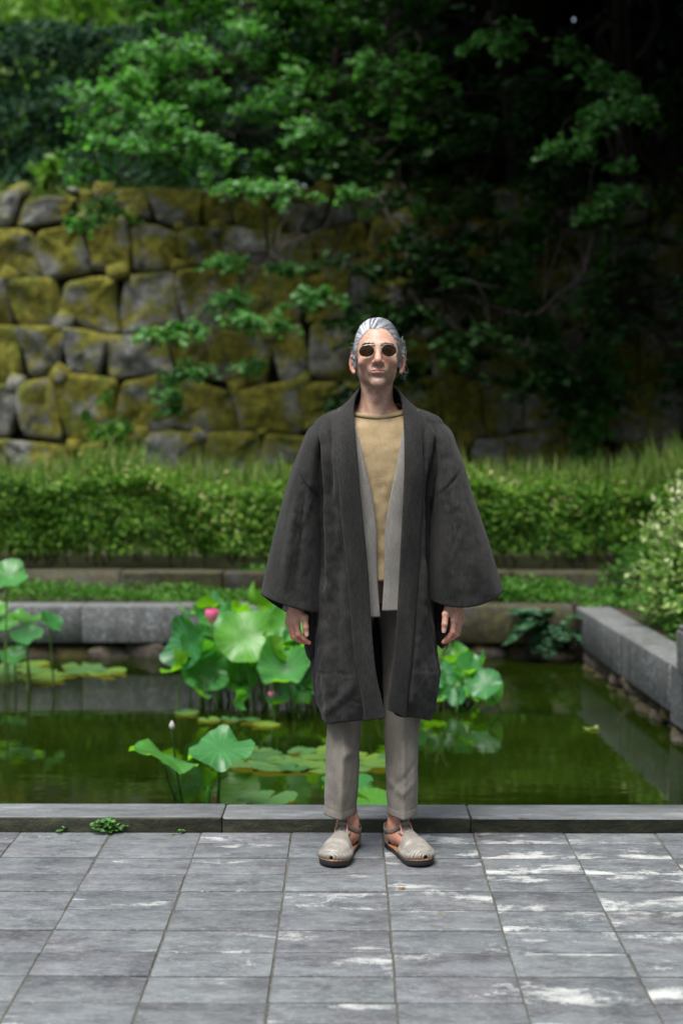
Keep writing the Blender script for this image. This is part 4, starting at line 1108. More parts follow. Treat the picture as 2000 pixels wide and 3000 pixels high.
cap((0, -.1025, -.008), (0, -.1075, -.0195), .0100, .0098, .008, head=True)
for s in (-1, 1):
    ell((s * .0125, -.0945, -.0215), (.0085, .0105, .0078), .007)
    ell((s * .0070, -.1015, -.0290), (.0040, .0060, .0038), .003, 'cut')
    cap((s * .0195, -.0905, -.020), (s * .0305, -.0805, -.048), .0032, .0026, .006, 'cut', head=True)
    cap((s * .0215, -.0765, -.058), (s * .024, -.0745, -.066), .002, .002, .007, 'cut', head=True)
ell((0, -.078, -.043), (.029, .016, .020), .018)
ell((0, -.0905, -.0465), (.0215, .0075, .0048), .006); ell((0, -.0900, -.0550), (.0195, .0075, .0054), .006)
cap((-.0225, -.0935, -.0508), (.0225, -.0935, -.0508), .0012, .0012, .003, 'cut', head=True); cap((-.012, -.0985, -.0505), (.012, -.0985, -.0505), .0015, .0015, .003, 'cut', head=True)
cap((-.012, -.0905, -.066), (.012, -.0905, -.066), .0045, .0045, .010, 'cut', head=True)
for s in (-1, 1):      # ears
    ell((s * .0805, .016, -.006), (.0060, .0165, .0275), .008, rotz=s * R(-34))
    pts = [(.0735, .000, .011), (.078, .004, .0205), (.085, .014, .0220), (.0900, .024, .014), (.0900, .027, -.001), (.0860, .023, -.017), (.080, .012, -.030), (.0750, .004, -.033)]
    for a, b in zip(pts[:-1], pts[1:]): cap((s * a[0], *a[1:]), (s * b[0], *b[1:]), .0038, .0038, .004, head=True)
    ell((s * .0815, .006, -.010), (.0055, .0065, .0120), .004, 'cut')
    ell((s * .0775, .006, -.033), (.0055, .0055, .0070), .005)

HANDS = {-1: {
    'thumb': [(-.2533,-.0620,.8271), (-.2356,-.0750,.8102), (-.2322,-.0820,.7781), (-.2291,-.0800,.7555)],
    'index': [(-.2631,-.0680,.7976), (-.2554,-.0660,.7533), (-.2376,-.0620,.7367), (-.2212,-.0600,.7226)],
    'middle': [(-.2768,-.0500,.7928), (-.2684,-.0480,.7417), (-.2497,-.0460,.7269), (-.2331,-.0460,.7218)],
    'ring': [(-.2855,-.0320,.7887), (-.2763,-.0300,.7411), (-.2590,-.0300,.7279), (-.2431,-.0300,.7243)],
    'little': [(-.2906,-.0150,.7869), (-.2828,-.0140,.7517), (-.2697,-.0140,.7393), (-.2567,-.0140,.7356)]}, 1: {
    'thumb': [(.2353,-.0620,.8420), (.2266,-.0750,.8207), (.2234,-.0820,.7900), (.2208,-.0800,.7681)],
    'index': [(.2551,-.0680,.8024), (.2514,-.0660,.7617), (.2372,-.0620,.7422), (.2209,-.0600,.7252)],
    'middle': [(.2694,-.0500,.7998), (.2619,-.0480,.7502), (.2442,-.0460,.7354), (.2269,-.0460,.7237)],
    'ring': [(.2788,-.0320,.7965), (.2691,-.0300,.7496), (.2526,-.0300,.7357), (.2367,-.0300,.7262)],
    'little': [(.2838,-.0150,.7948), (.2746,-.0140,.7610), (.2631,-.0140,.7471), (.2508,-.0140,.7390)]}}
RAD = {'thumb': (.0115, .0110, .0098, .0082), 'index': (.0105, .0092, .0083, .0068), 'middle': (.0105, .0093, .0084, .0069), 'ring': (.0100, .0088, .0080, .0066), 'little': (.0095, .0078, .0070, .0058)}
for s, H_ in HANDS.items():
    wr_ = np.array((-.2690, -.035, .872) if s < 0 else (.2550, -.035, .886))
    cap((s * .238, .02, 1.14), wr_ + (0, 0, .03), .034, .026, .02); cap(wr_ + (0, 0, .03), wr_, .026, .0245, .015)
    for fn_, J in H_.items():
        r_ = RAD[fn_]
        if fn_ != 'thumb': cap(wr_ + (np.array(J[0]) - wr_) * .15, J[0], .0165, .0125, .014)
        else: cap(wr_ + (np.array(J[0]) - wr_) * .2, J[0], .015, .0135, .014)
        for i in range(3): cap(J[i], J[i + 1], r_[i], r_[i + 1], .0035 if i else .006)
        ell(J[1], (r_[1] * 1.10,) * 3, .004, head=False)
    c_ = (np.array(H_['index'][0]) + np.array(H_['little'][0])) / 2 * .55 + wr_ * .45; ell(c_, (.017, .027, .034), .015, head=False)

def surface_nets(F, xs, ys, zs):
    S = F < 0
    cnt = np.zeros(tuple(n - 1 for n in F.shape), np.int8)
    for a in (0, 1):
        for b in (0, 1):
            for c in (0, 1): cnt += S[a:F.shape[0] - 1 + a, b:F.shape[1] - 1 + b, c:F.shape[2] - 1 + c]
    act = (cnt > 0) & (cnt < 8)
    I = np.argwhere(act); n = len(I); idx = np.full(act.shape, -1, np.int32); idx[act] = np.arange(n)
    acc = np.zeros((n, 3)); w = np.zeros(n); A = (xs, ys, zs)
    for ax in range(3):
        o1, o2 = [k for k in range(3) if k != ax]
        for b in (0, 1):
            for c in (0, 1):
                p0 = I.copy(); p0[:, o1] += b; p0[:, o2] += c; p1 = p0.copy(); p1[:, ax] += 1
                f0 = F[tuple(p0.T)]; f1 = F[tuple(p1.T)]; m = (f0 < 0) != (f1 < 0); t = np.where(m, f0 / np.where(m, f0 - f1, 1), 0)
                q = np.empty((n, 3)); q[:, o1] = A[o1][p0[:, o1]]; q[:, o2] = A[o2][p0[:, o2]]; q[:, ax] = A[ax][p0[:, ax]] + t * (A[ax][p1[:, ax]] - A[ax][p0[:, ax]])
                acc += q * m[:, None]; w += m
    V = acc / w[:, None]; faces = []
    for ax in range(3):
        o1, o2 = [(1, 2), (2, 0), (0, 1)][ax]
        s0 = [slice(1, -1)] * 3; s0[ax] = slice(0, -1); s1 = list(s0); s1[ax] = slice(1, None)
        ch = np.argwhere(S[tuple(s0)] != S[tuple(s1)]); off = np.ones(3, int); off[ax] = 0; e = ch + off
        ins = S[tuple(e.T)]
        def cell(d1, d2):
            q = e.copy(); q[:, o1] += d1; q[:, o2] += d2; return idx[tuple(q.T)]
        quad = np.stack([cell(-1, -1), cell(0, -1), cell(0, 0), cell(-1, 0)], 1)
        quad[~ins] = quad[~ins][:, ::-1]; faces.append(quad)
    return V, np.concatenate(faces)

BV, BF = surface_nets(F, XS, YS, ZS)
for _ in range(2):                                        # light fairing
    a = np.zeros_like(BV); w = np.zeros(len(BV))
    for i, j in ((0, 1), (1, 2), (2, 3), (3, 0)):
        for p_, q_ in ((i, j), (j, i)):
            np.add.at(a, BF[:, p_], BV[BF[:, q_]]); np.add.at(w, BF[:, p_], 1)
    BV = BV + .35 * (a / np.maximum(w, 1)[:, None] - BV)
hl = to_head(BV)
g_ = lambda c, r: np.exp(-(((hl - np.array(c)) / np.array(r)) ** 2).sum(1))
lip = np.clip(g_((0, -.098, -.0465), (.017, .02, .0038)) + g_((0, -.098, -.0552), (.016, .02, .0046)), 0, 1)
stub = np.clip(g_((0, -.08, -.078), (.055, .06, .030)) * 1.15 + g_((0, -.095, -.035), (.024, .03, .009)) * 1.25 + .6 * g_((.05, -.03, -.07), (.02, .05, .03)) + .6 * g_((-.05, -.03, -.07), (.02, .05, .03)), 0, 1) * (1 - lip) * (hl[:, 2] > -.13) * (hl[:, 1] < .03)
stub = np.clip(stub + .75 * ((BV[:, 2] < 1.575) & (BV[:, 2] > 1.54)) * g_((0, -.05, -.11), (.04, .05, .02)), 0, 1)
red = np.clip(sum(g_((s * .087, .016, -.008), (.012, .03, .034)) for s in (-1, 1)) + .7 * g_((0, -.108, -.018), (.016, .015, .014)) + .35 * sum(g_((s * .042, -.07, -.02), (.02, .03, .018)) for s in (-1, 1)) + .35 * g_((0, -.08, .065), (.025, .03, .02)), 0, 1)
hand = (BV[:, 2] < .86) & (BV[:, 2] > .70)
red = np.where(hand, np.clip(.35 + .5 * (.78 - BV[:, 2]) / .06, .2, .8), red); red = np.where(BV[:, 2] < .2, .45, red)
body = obj('body', BV, BF, M['skin'], person, True, {'lip': lip, 'stub': stub, 'red': red})
# finger nails on the thumbs
nm = MT('nail', .3); nm.color((.52, .33, .27)); M['nail'] = nm.m
for s, H_ in HANDS.items():
    a, b_ = np.array(H_['thumb'][2]), np.array(H_['thumb'][3]); ax_ = unit(b_ - a); nn = unit(np.array([0, -1., .1]) - ax_ * (np.array([0, -1., .1]) @ ax_)); sd_ = np.cross(ax_, nn)
    u, w = np.meshgrid(np.linspace(-1, 1, 7), np.linspace(0, 1, 6)); wid = .0062 * (1 - .35 * np.abs(w - .45) ** 2 * 2)
    V = b_ + ax_ * ((w - .55) * .015)[..., None] + sd_ * (u * wid)[..., None] + nn * (.0090 - .0022 * u ** 2 - .0012 * w)[..., None]
    obj('nail', V.reshape(-1, 3), grid_faces(7, 6), M['nail'], body)

# ---- hair: a combed-back cap of strands gathered behind, plus loose wisps
hair = empty('hair'); hair.parent = person
CEN, RADI = np.array([0, .018, .050]), np.array([.0735, .094, .088])
def ss_(x, a, b): t = np.clip((x - a) / (b - a), 0, 1); return t * t * (3 - 2 * t)
def scalp(d, lift=1.0): return CEN + d * RADI * np.asarray(lift)[..., None] if np.ndim(lift) else CEN + d * RADI * lift
def in_hair(L):
    x, y, z = L[..., 0], L[..., 1], L[..., 2]
    front = z > .100 - .010 * np.exp(-((x + .004) / .010) ** 2) + .004 * np.cos(x * 90) - 1.6 * np.maximum(0, np.abs(x) - .046)
    side = y > -.046 + .55 * np.clip(.022 - z, 0, .05) - .16 * np.clip(z - .03, 0, .06)
    low = (z > -.020) | ((y > .035) & (z > -.060))
    return (front | side) & low
from mathutils.bvhtree import BVHTree
hs_ = BV[:, 2] > 1.50; hf_ = BF[hs_[BF].all(1)]
hu = np.unique(hf_); hmp = np.full(len(BV), -1); hmp[hu] = np.arange(len(hu)); HV, HF = hl[hu], hmp[hf_]
tree_h = BVHTree.FromPolygons([tuple(v) for v in HV], [tuple(f) for f in HF.tolist()])
fn_ = np.cross(HV[HF[:, 2]] - HV[HF[:, 0]], HV[HF[:, 3]] - HV[HF[:, 1]]); VN = np.zeros_like(HV)
for k in range(4): np.add.at(VN, HF[:, k], fn_)
VN = unit(VN)
ear_ = (np.abs(HV[:, 0]) > .0735) & (HV[:, 2] < .035) & (HV[:, 1] > -.012) & (HV[:, 1] < .045)
kp = (in_hair(HV - (0, .011, .011)) & ~ear_)[HF].all(1)
lift_ = .0006 + .0080 * ss_(HV[:, 2], .085, .135) * ss_(HV[:, 1], -.068, -.015)
used = np.unique(HF[kp]); mp = np.full(len(HV), -1); mp[used] = np.arange(len(used))
obj('hair_cap', from_head((HV + VN * lift_[:, None])[used]), mp[HF[kp]], M['hair_base'], hair)
def on_head(d, lift):
    out = np.empty((len(d), 3))
    for i, q in enumerate(d):
        h = tree_h.ray_cast(Vector(CEN), Vector(q)); r_ = h[3] if h[0] is not None else .08
        b_ = CEN + q * min(r_, .115); out[i] = CEN + q * (min(r_, .115) + lift[i] + (.0006 + .0080 * float(ss_(np.array(b_[2]), .085, .135) * ss_(np.array(b_[1]), -.068, -.015)) if lift[i] > 0 else 0))
    return out
sv, sf, sa, nn_ = [], [], [], 0
def strand(pts, r, tone):
    global nn_
    v, f = tube(pts, r, 3, cap=False); sv.append(v); sf.append(f[0] + nn_); sa.append(np.full(len(v), tone)); nn_ += len(v)
hr = np.random.default_rng(5)
gather = unit(np.array([.28, .93, -.05]))
cnt = 0
while cnt < 5200:
    d0 = unit(hr.normal(size=3)); 
    if hr.random() < .35: d0 = unit(np.array([hr.uniform(-.75, .75), -hr.uniform(.55, .95), hr.uniform(.25, .7)]))
    p0 = on_head(d0[None], [0.0])[0]
    if not in_hair(p0[None])[0] or d0[1] > .75 or abs(p0[0]) > .079: continue
    short = abs(d0[0]) > .72 and d0[2] < .25
    om = math.acos(np.clip(d0 @ gather, -1, 1)); L_ = (.10 if short else hr.uniform(.55, 1.0))
    t = np.linspace(0, L_, 10); d = (np.sin((1 - t) * om)[:, None] * d0 + np.sin(t * om)[:, None] * gather) / math.sin(om)
    wv = hr.normal(0, .012); d = unit(d + np.stack([wv * np.sin(t * 9 + hr.uniform(0, 6)), 0 * t, .5 * wv * np.cos(t * 7)], 1))
    lift = .0003 + hr.uniform(.0, .0055) * (.35 if short else 1) * (.06 + np.sin(np.clip(t / max(L_, .01) * 3, 0, 1.57)))
    tone = np.clip(hr.normal(.72 if short or abs(d0[0]) > .6 else .52, .24), 0, 1)
    fz = mnoise.noise(Vector((d0[0] * 34, 3.3, d0[2] * 5)))
    if abs(d0[0]) < .65: tone = np.clip(tone + 1.2 * fz, 0, 1)
    strand(from_head(on_head(d, lift)), np.linspace(.00075, .0005, 10), tone); cnt += 1
for i in range(150):          # loose curls behind the ear on one side, flyaways elsewhere
    t = np.linspace(0, 1, 14)
    if i < 58: b0 = np.array([hr.uniform(.066, .082), hr.uniform(.03, .075), hr.uniform(.0, .095)]); out = np.array([hr.uniform(.008, .030), .02, hr.uniform(-.055, .016)]); w = hr.uniform(.003, .008); r_ = .00042
    elif i < 92: b0 = np.array([-.074, .03, hr.uniform(.02, .08)]); out = np.array([-hr.uniform(.004, .014), .01, hr.uniform(-.045, .02)]); w = hr.uniform(.001, .005); r_ = .00035
    else:
        d_ = unit(np.array([hr.normal(0, .6), hr.uniform(-.3, .6), 1.0])); b0 = on_head(d_[None], [.004])[0]; out = np.array([hr.normal(0, .006), .03, hr.uniform(-.004, .006)]); w = hr.uniform(.001, .003); r_ = .00025
    fq = hr.uniform(3.5, 7)
    q = b0 + out * (t[:, None] ** .8) + np.stack([w * np.sin(t * fq), .5 * w * np.sin(t * fq * .7), w * np.cos(t * fq) - w], 1)
    strand(from_head(q), r_, np.clip(hr.normal(.62, .2), 0, 1))
o = obj('hair_strands', np.concatenate(sv), np.concatenate(sf), M['hair'], hair, True, {'v': np.concatenate(sa)}); tag(o, kind='stuff')
for s in (-1, 1):
    b = Bag()
    for k in range(150):
        t = hr.random(); c = np.array([s * (.009 + .038 * t), -.0925 + .013 * t ** 2, .0362 + .0050 * math.sin(t * 2.5) + hr.normal(0, .0017)])
        e = c + np.array([s * .006, .0005, .0022 - .004 * t]) + hr.normal(0, .0006, 3)
        b.add(*tube(from_head(np.array([c, (c + e) / 2 + (0, -.0006, 0), e])), [.0008, .0008, .0004], 4))
    o = b.build('eyebrow', M['brow'], hair); tag(o, kind='stuff')

# ---- sunglasses
sg = empty('sunglasses'); sg.parent = person
LC = {-1: np.array([-.0365, -.0985, .0145]), 1: np.array([.0355, -.0985, .0165])}
th_ = np.linspace(0, 2 * math.pi, 41)
b = Bag()
for s in (-1, 1):
    c = LC[s]; rim = np.stack([c[0] + .0246 * np.cos(th_), c[1] + .010 * (s * np.cos(th_) * .5 + .0), c[2] + .0206 * np.sin(th_)], 1)
    b.add(*tube(from_head(rim), .0006, 6, cap=False))
    u, w = np.meshgrid(np.linspace(0, 2 * math.pi, 41)[:-1], np.linspace(0, 1, 7)[1:])
    V = np.stack([c[0] + .0244 * w * np.cos(u), c[1] + .005 * s * np.cos(u) * w - .0025 * (1 - w ** 2), c[2] + .0204 * w * np.sin(u)], -1).reshape(-1, 3)
    V = np.vstack([V, [[c[0], c[1] - .0025, c[2]]]]); k = np.arange(40)
    obj('lens', from_head(V), [grid_faces(40, 6, closed_u=True), np.stack([(k + 1) % 40, k, np.full(40, 240)], 1)], M['lens'], sg)
    tp = from_head(np.array([(s * .0600, -.092, .020), (s * .0680, -.084, .020), (s * .0780, -.040, .016), (s * .0815, .004, .011), (s * .0825, .020, -.004)]))
    b.add(*tube(spline(tp, 16), .0014, 6))
    b.add(*tube(spline(from_head(np.array([(s * .0125, -.100, .013), (s * .0105, -.096, .007), (s * .0120, -.093, .002)])), 6), .0007, 5))
b.add(*tube(from_head(spline([(-.050, -.0985, .0305), (-.030, -.1025, .0345), (0, -.1035, .0358), (.030, -.1025, .0360), (.050, -.0985, .0325)], 20)), .0009, 6))
b.build('frame', M['gold'], sg)

# ---- garments
def curve(tab):
    a = np.array(tab, float)
    def f(z): 
        i = np.argsort(a[:, 0]); x, y = a[i, 0], a[i, 1]
        z = np.asarray(z, float); m_ = np.gradient(y, x); k = np.clip(np.searchsorted(x, z) - 1, 0, len(x) - 2)
        h = x[k + 1] - x[k]; t = np.clip((z - x[k]) / h, 0, 1)
        return (2 * t**3 - 3 * t**2 + 1) * y[k] + (t**3 - 2 * t**2 + t) * h * m_[k] + (-2 * t**3 + 3 * t**2) * y[k + 1] + (t**3 - t**2) * h * m_[k + 1]
    return f
def solid(o, th, off=-1.0, sub=0):
    m = o.modifiers.new('thickness', 'SOLIDIFY'); m.thickness = th; m.offset = off
    if sub: s = o.modifiers.new('smooth', 'SUBSURF'); s.levels = sub; s.render_levels = sub
    return o
def ss(x, a, b): t = np.clip((x - a) / (b - a), 0, 1); return t * t * (3 - 2 * t)
def fb(P, sc, oct=3): return fbm(P, sc, oct)

# t-shirt
nz, nu = 74, 88
th_ = np.arange(nu) / nu * 2 * math.pi - math.pi / 2
V = []
TW = curve([(.90, .160), (1.1, .165), (1.28, .180), (1.38, .186), (1.43, .172), (1.465, .125), (1.49, .088)])
TD = curve([(.90, .108), (1.1, .108), (1.28, .116), (1.38, .106), (1.43, .086), (1.465, .068), (1.49, .060)])
for z in np.linspace(.932, 1.490, nz):
    k = ss(z, 1.43, 1.49)
    x = TW(z) * np.sign(np.cos(th_)) * np.abs(np.cos(th_)) ** .85; y = .02 + TD(z) * np.sin(th_)
    V.append(np.stack([x, y, z + k * .022 * np.sin(th_) + k * .008 * np.abs(np.cos(th_))], 1))
V = np.concatenate(V)
nf = fb(V * (1, 1, .8), 16, 3); n2 = fb(V * (1.6, 1, .7) + 5, 7, 2)
drag = np.exp(-((np.abs(V[:, 0] - .5 * (V[:, 2] - 1.33)) - .02) / .02) ** 2) * np.exp(-((V[:, 2] - 1.27) / .09) ** 2)
V[:, 1] += (-.004 * nf - .006 * n2 - .006 * np.sin(V[:, 0] * 150 + 3 * np.sin(V[:, 2] * 25)) * np.exp(-((V[:, 2] - 1.18) / .12) ** 2) * .5 - .003 * drag) * (V[:, 1] < .02)
tee = solid(obj('t_shirt', V, grid_faces(nu, nz, closed_u=True), M['tee'], person), .002)
r0_, r1_, r2_ = V[-nu:], V[-2 * nu:-nu], V[-3 * nu:-2 * nu]
od = np.stack([np.cos(th_) * .6, np.sin(th_) * .6, np.full(nu, .8)], 1)
cr = [r0_ + (0, 0, -.003), r0_ + od * .0035, r0_ * .5 + r1_ * .5 + od * .0045, r1_ + od * .0042, r1_ * .6 + r2_ * .4 + od * .0005]
solid(obj('neck_rib', np.concatenate(cr), grid_faces(nu, 5, closed_u=True)[:, ::-1], M['tee'], tee), .002, 0.0)

# trousers
b = Bag()
def leg(s, cx_t, hw_t, cy_t, hd_t, seed):
    zs = np.concatenate([np.linspace(.136, .17, 8), np.linspace(.175, .96, 84)]); n = 72; th = np.arange(n) / n * 2 * math.pi
    V = []
    for z in zs:
        cx, hw, cy, hd = cx_t(z), hw_t(z), cy_t(z), hd_t(z)
        f_ = (th - 1.5 * math.pi + math.pi) % (2 * math.pi) - math.pi        # 0 at the front
        crease = .026 * np.exp(-np.abs(f_) / .55) * ss(z, .95, .7)
        back = .010 * np.exp(-np.abs(np.abs(f_) - math.pi) / .3)
        V.append(np.stack([cx + hw * np.sign(np.cos(th)) * np.abs(np.cos(th)) ** .9, cy + (hd + crease + back) * np.sin(th), np.full(n, z) - .008 * np.exp(-np.abs(f_) / .9) * ss(-z, -.2, -.13)], 1))
    V = np.concatenate(V)
    n1 = fb(V * (1, 1, .35) + seed, 9, 2); n2 = fb(V * (1, 1, 1.0) + seed, 20, 2)
    d = np.stack([V[:, 0] - cx_t(V[:, 2]), V[:, 1] - cy_t(V[:, 2]), 0 * V[:, 0]], 1); d = unit(d)
    V = V + d * (.007 * n1 + .002 * n2)[:, None]
    if s < 0:   # knee break on one crease, long drape below
        k = np.exp(-((V[:, 2] - .352) / .018) ** 2) * np.exp(-((V[:, 0] + .098) / .022) ** 2) * (V[:, 1] < 0); V[:, 1] -= .008 * k; V[:, 0] += .007 * k
        k = np.exp(-((V[:, 0] - (-.150 + (.40 - V[:, 2]) * .14)) / .008) ** 2) * (V[:, 1] < .01) * ss(V[:, 2], .13, .2) * ss(V[:, 2], .46, .38); V[:, 1] -= .006 * k
    else:
        k = np.exp(-(((V[:, 2] - .215) - .8 * np.abs(V[:, 0] - .085)) / .012) ** 2) * (V[:, 1] < 0); V[:, 1] -= .006 * k
        k = np.exp(-(((V[:, 2] - .245) - 1.1 * (V[:, 0] - .07)) / .012) ** 2) * (V[:, 1] < 0); V[:, 1] += .005 * k
    hem = np.exp(-((V[:, 2] - .158) / .0025) ** 2); V -= d * (.0018 * hem)[:, None]
    b.add(V, grid_faces(n, len(zs), closed_u=True))
leg(-1, curve([(.12, -.1176), (.28, -.113), (.435, -.107), (.7, -.095), (.96, -.07)]), curve([(.12, .0545), (.28, .0565), (.435, .0585), (.7, .078), (.96, .09)]),
    curve([(.12, .020), (.40, .022), (.50, .045), (.60, .064), (.96, .055)]), curve([(.12, .062), (.40, .060), (.52, .052), (.7, .056), (.96, .075)]), 3.0)
leg(1, curve([(.12, .0905), (.28, .0915), (.435, .0898), (.7, .092), (.96, .07)]), curve([(.12, .0475), (.28, .0545), (.435, .0595), (.7, .078), (.96, .09)]),
    curve([(.12, .020), (.40, .022), (.50, .045), (.60, .064), (.96, .055)]), curve([(.12, .058), (.40, .060), (.52, .052), (.7, .056), (.96, .075)]), 8.0)
tro = solid(b.build('trousers', M['trouser'], person), .002)

# coat body -----------------------------------------------------------
XL = curve([(.435, -.1747), (.52, -.196), (.65, -.212), (.85, -.208), (1.05, -.203), (1.18, -.205), (1.245, -.212), (1.31, -.220), (1.37, -.222), (1.425, -.208), (1.468, -.174), (1.492, -.124), (1.515, -.085), (1.53, -.066)])
XR = curve([(.435, .176), (.52, .200), (.60, .211), (.70, .203), (.85, .194), (1.05, .191), (1.18, .198), (1.245, .210), (1.318, .226), (1.37, .230), (1.425, .220), (1.466, .194), (1.494, .1385), (1.515, .095), (1.53, .074)])
CD = curve([(.435, .128), (.60, .140), (.85, .140), (1.1, .145), (1.25, .146), (1.35, .132), (1.43, .104), (1.47, .080), (1.50, .060), (1.53, .045)])
OL = curve([(.435, .028), (.468, .025), (.50, .0174), (.722, -.013), (.917, -.025), (1.10, -.042), (1.276, -.0585), (1.40, -.068), (1.495, -.074), (1.53, -.070)])
OR = curve([(.435, .042), (.505, .039), (.722, .0587), (1.001, .0745), (1.276, .0873), (1.40, .088), (1.495, .086), (1.53, .078)])
HEMZ = curve([(-.20, .446), (-.09, .470), (.0, .481), (.03, .495), (.036, .515), (.06, .494), (.12, .480), (.176, .462), (.21, .452)])
PEXP = 2.5
def coat_front(x, z):
    xl, xr = XL(z), XR(z); xc, W = (xl + xr) / 2, (xr - xl) / 2
    q = np.clip(1 - np.abs((x - xc) / W) ** PEXP, 0, 1) ** (1 / PEXP)
    return .018 - CD(z) * q
def line(x, z, pts, w):
    """bump along a polyline given as (z, x) pairs"""
    f = curve(pts); zz = np.array([p[0] for p in pts]); a, c = zz.min(), zz.max(); e = .06
    return np.exp(-((x - f(z)) / w) ** 2) * ss(z, a - e, a + e * .4) * ss(-z, -c - e, -c + e * .4)
def coat_folds(x, z): return 1.75 * coat_folds_(x, z)
def coat_folds_(x, z):
    d = -.016 * line(x, z, [(1.40, -.205), (1.28, -.190), (1.10, -.186), (.95, -.180)], .014)
    d = d + .009 * line(x, z, [(1.42, -.180), (1.28, -.160), (1.10, -.158), (.9, -.160)], .013)
    d = d - .012 * line(x, z, [(1.42, -.150), (1.33, -.148), (1.22, -.150)], .010)
    d = d + .006 * line(x, z, [(1.45, -.128), (1.3, -.125), (1.1, -.120)], .012)
    d = d - .016 * line(x, z, [(1.36, .200), (1.25, .178), (1.05, .172), (.85, .172)], .013)
    d = d + .008 * line(x, z, [(1.40, .172), (1.25, .150), (1.0, .148), (.8, .150)], .014)
    d = d - .008 * line(x, z, [(1.42, .150), (1.32, .148), (1.20, .142)], .008)
    d = d + .006 * line(x, z, [(.95, -.10), (.75, -.09), (.55, -.085)], .030) - .006 * line(x, z, [(1.0, -.135), (.75, -.13), (.5, -.12)], .022)
    d = d + .007 * line(x, z, [(.95, .12), (.75, .115), (.5, .10)], .024) - .006 * line(x, z, [(.9, .085), (.7, .08), (.48, .072)], .015)
    # drag lines running diagonally to the pockets
    d = d + .0045 * line(x, z, [(.62, -.05), (.55, -.105), (.48, -.155)], .020)
    return d
def pocket(x, z):
    l = np.exp(-((z - (.628 + .10 * (x + .12))) / .0028) ** 2) * ((x > -.195) & (x < -.062)); r = np.exp(-((z - (.648 - .20 * (x - .09))) / .0028) ** 2) * ((x > .085) & (x < .20))
    seat = .0035 * (ss(.628 + .10 * (x + .12) - z, 0, .006) * ((x > -.2) & (x < -.06)) + ss(.648 - .20 * (x - .09) - z, 0, .006) * ((x > .08) & (x < .2)))
    return -.0028 * (l + r) + seat * .6
nu, nv = 190, 190
zs = np.concatenate([np.linspace(.435, 1.40, 140), np.linspace(1.405, 1.528, 50)])
rowsV, N_ = [], []
for z in zs:
    xl, xr, D_ = XL(z), XR(z), CD(z); xc, W = (xl + xr) / 2, (xr - xl) / 2
    def ang(x): c = np.clip((x - xc) / W, -1, 1); return math.acos(np.sign(c) * abs(c) ** (PEXP / 2))
    a0, a1 = ang(OL(z)), ang(OR(z))            # angle 0 = right side, pi = left side, front is negative y
    a = np.linspace(a0, 2 * math.pi + a1, nu)  # left edge -> left side -> back -> right side -> right edge
    ca, sa_ = np.cos(a), np.sin(a)
    x = xc + W * np.sign(ca) * np.abs(ca) ** (2 / PEXP); y = .018 - D_ * np.sign(sa_) * np.abs(sa_) ** (2 / PEXP)
    rowsV.append(np.stack([x, y, np.full(nu, z)], 1)); N_.append(np.stack([ca / W, -sa_ / D_, 0 * a], 1))
V = np.concatenate(rowsV); N_ = unit(np.concatenate(N_))
front = ss(-V[:, 1], -.05, .06)
bm = np.minimum(ss(np.abs(V[:, 0] - OL(V[:, 2])), .058, .080) + (V[:, 0] > .01), ss(np.abs(V[:, 0] - OR(V[:, 2])), .054, .076) + (V[:, 0] < .03)); bm = np.where(V[:, 1] < 0, np.clip(bm, 0, 1), 1)
d = coat_folds(V[:, 0], V[:, 2]) * front * bm + pocket(V[:, 0], V[:, 2]) * (V[:, 1] < -.02)
d += .013 * fb(V * (1, 1, .18), 9.5, 2) + .006 * fb(V * (1, 1, .55) + 7, 19, 3)
d *= ss(-V[:, 2], -1.53, -1.48) * (.15 + .85 * bm)
V = V + N_ * d[:, None]
V[:, 2] += (.012 + (HEMZ(V[:, 0]) - .447) * ss(-V[:, 1], -.03, .06)) * ss(-V[:, 2], -.60, -.435)
coat = solid(obj('coat', V, grid_faces(nu, nv), M['coat'], person), .003)

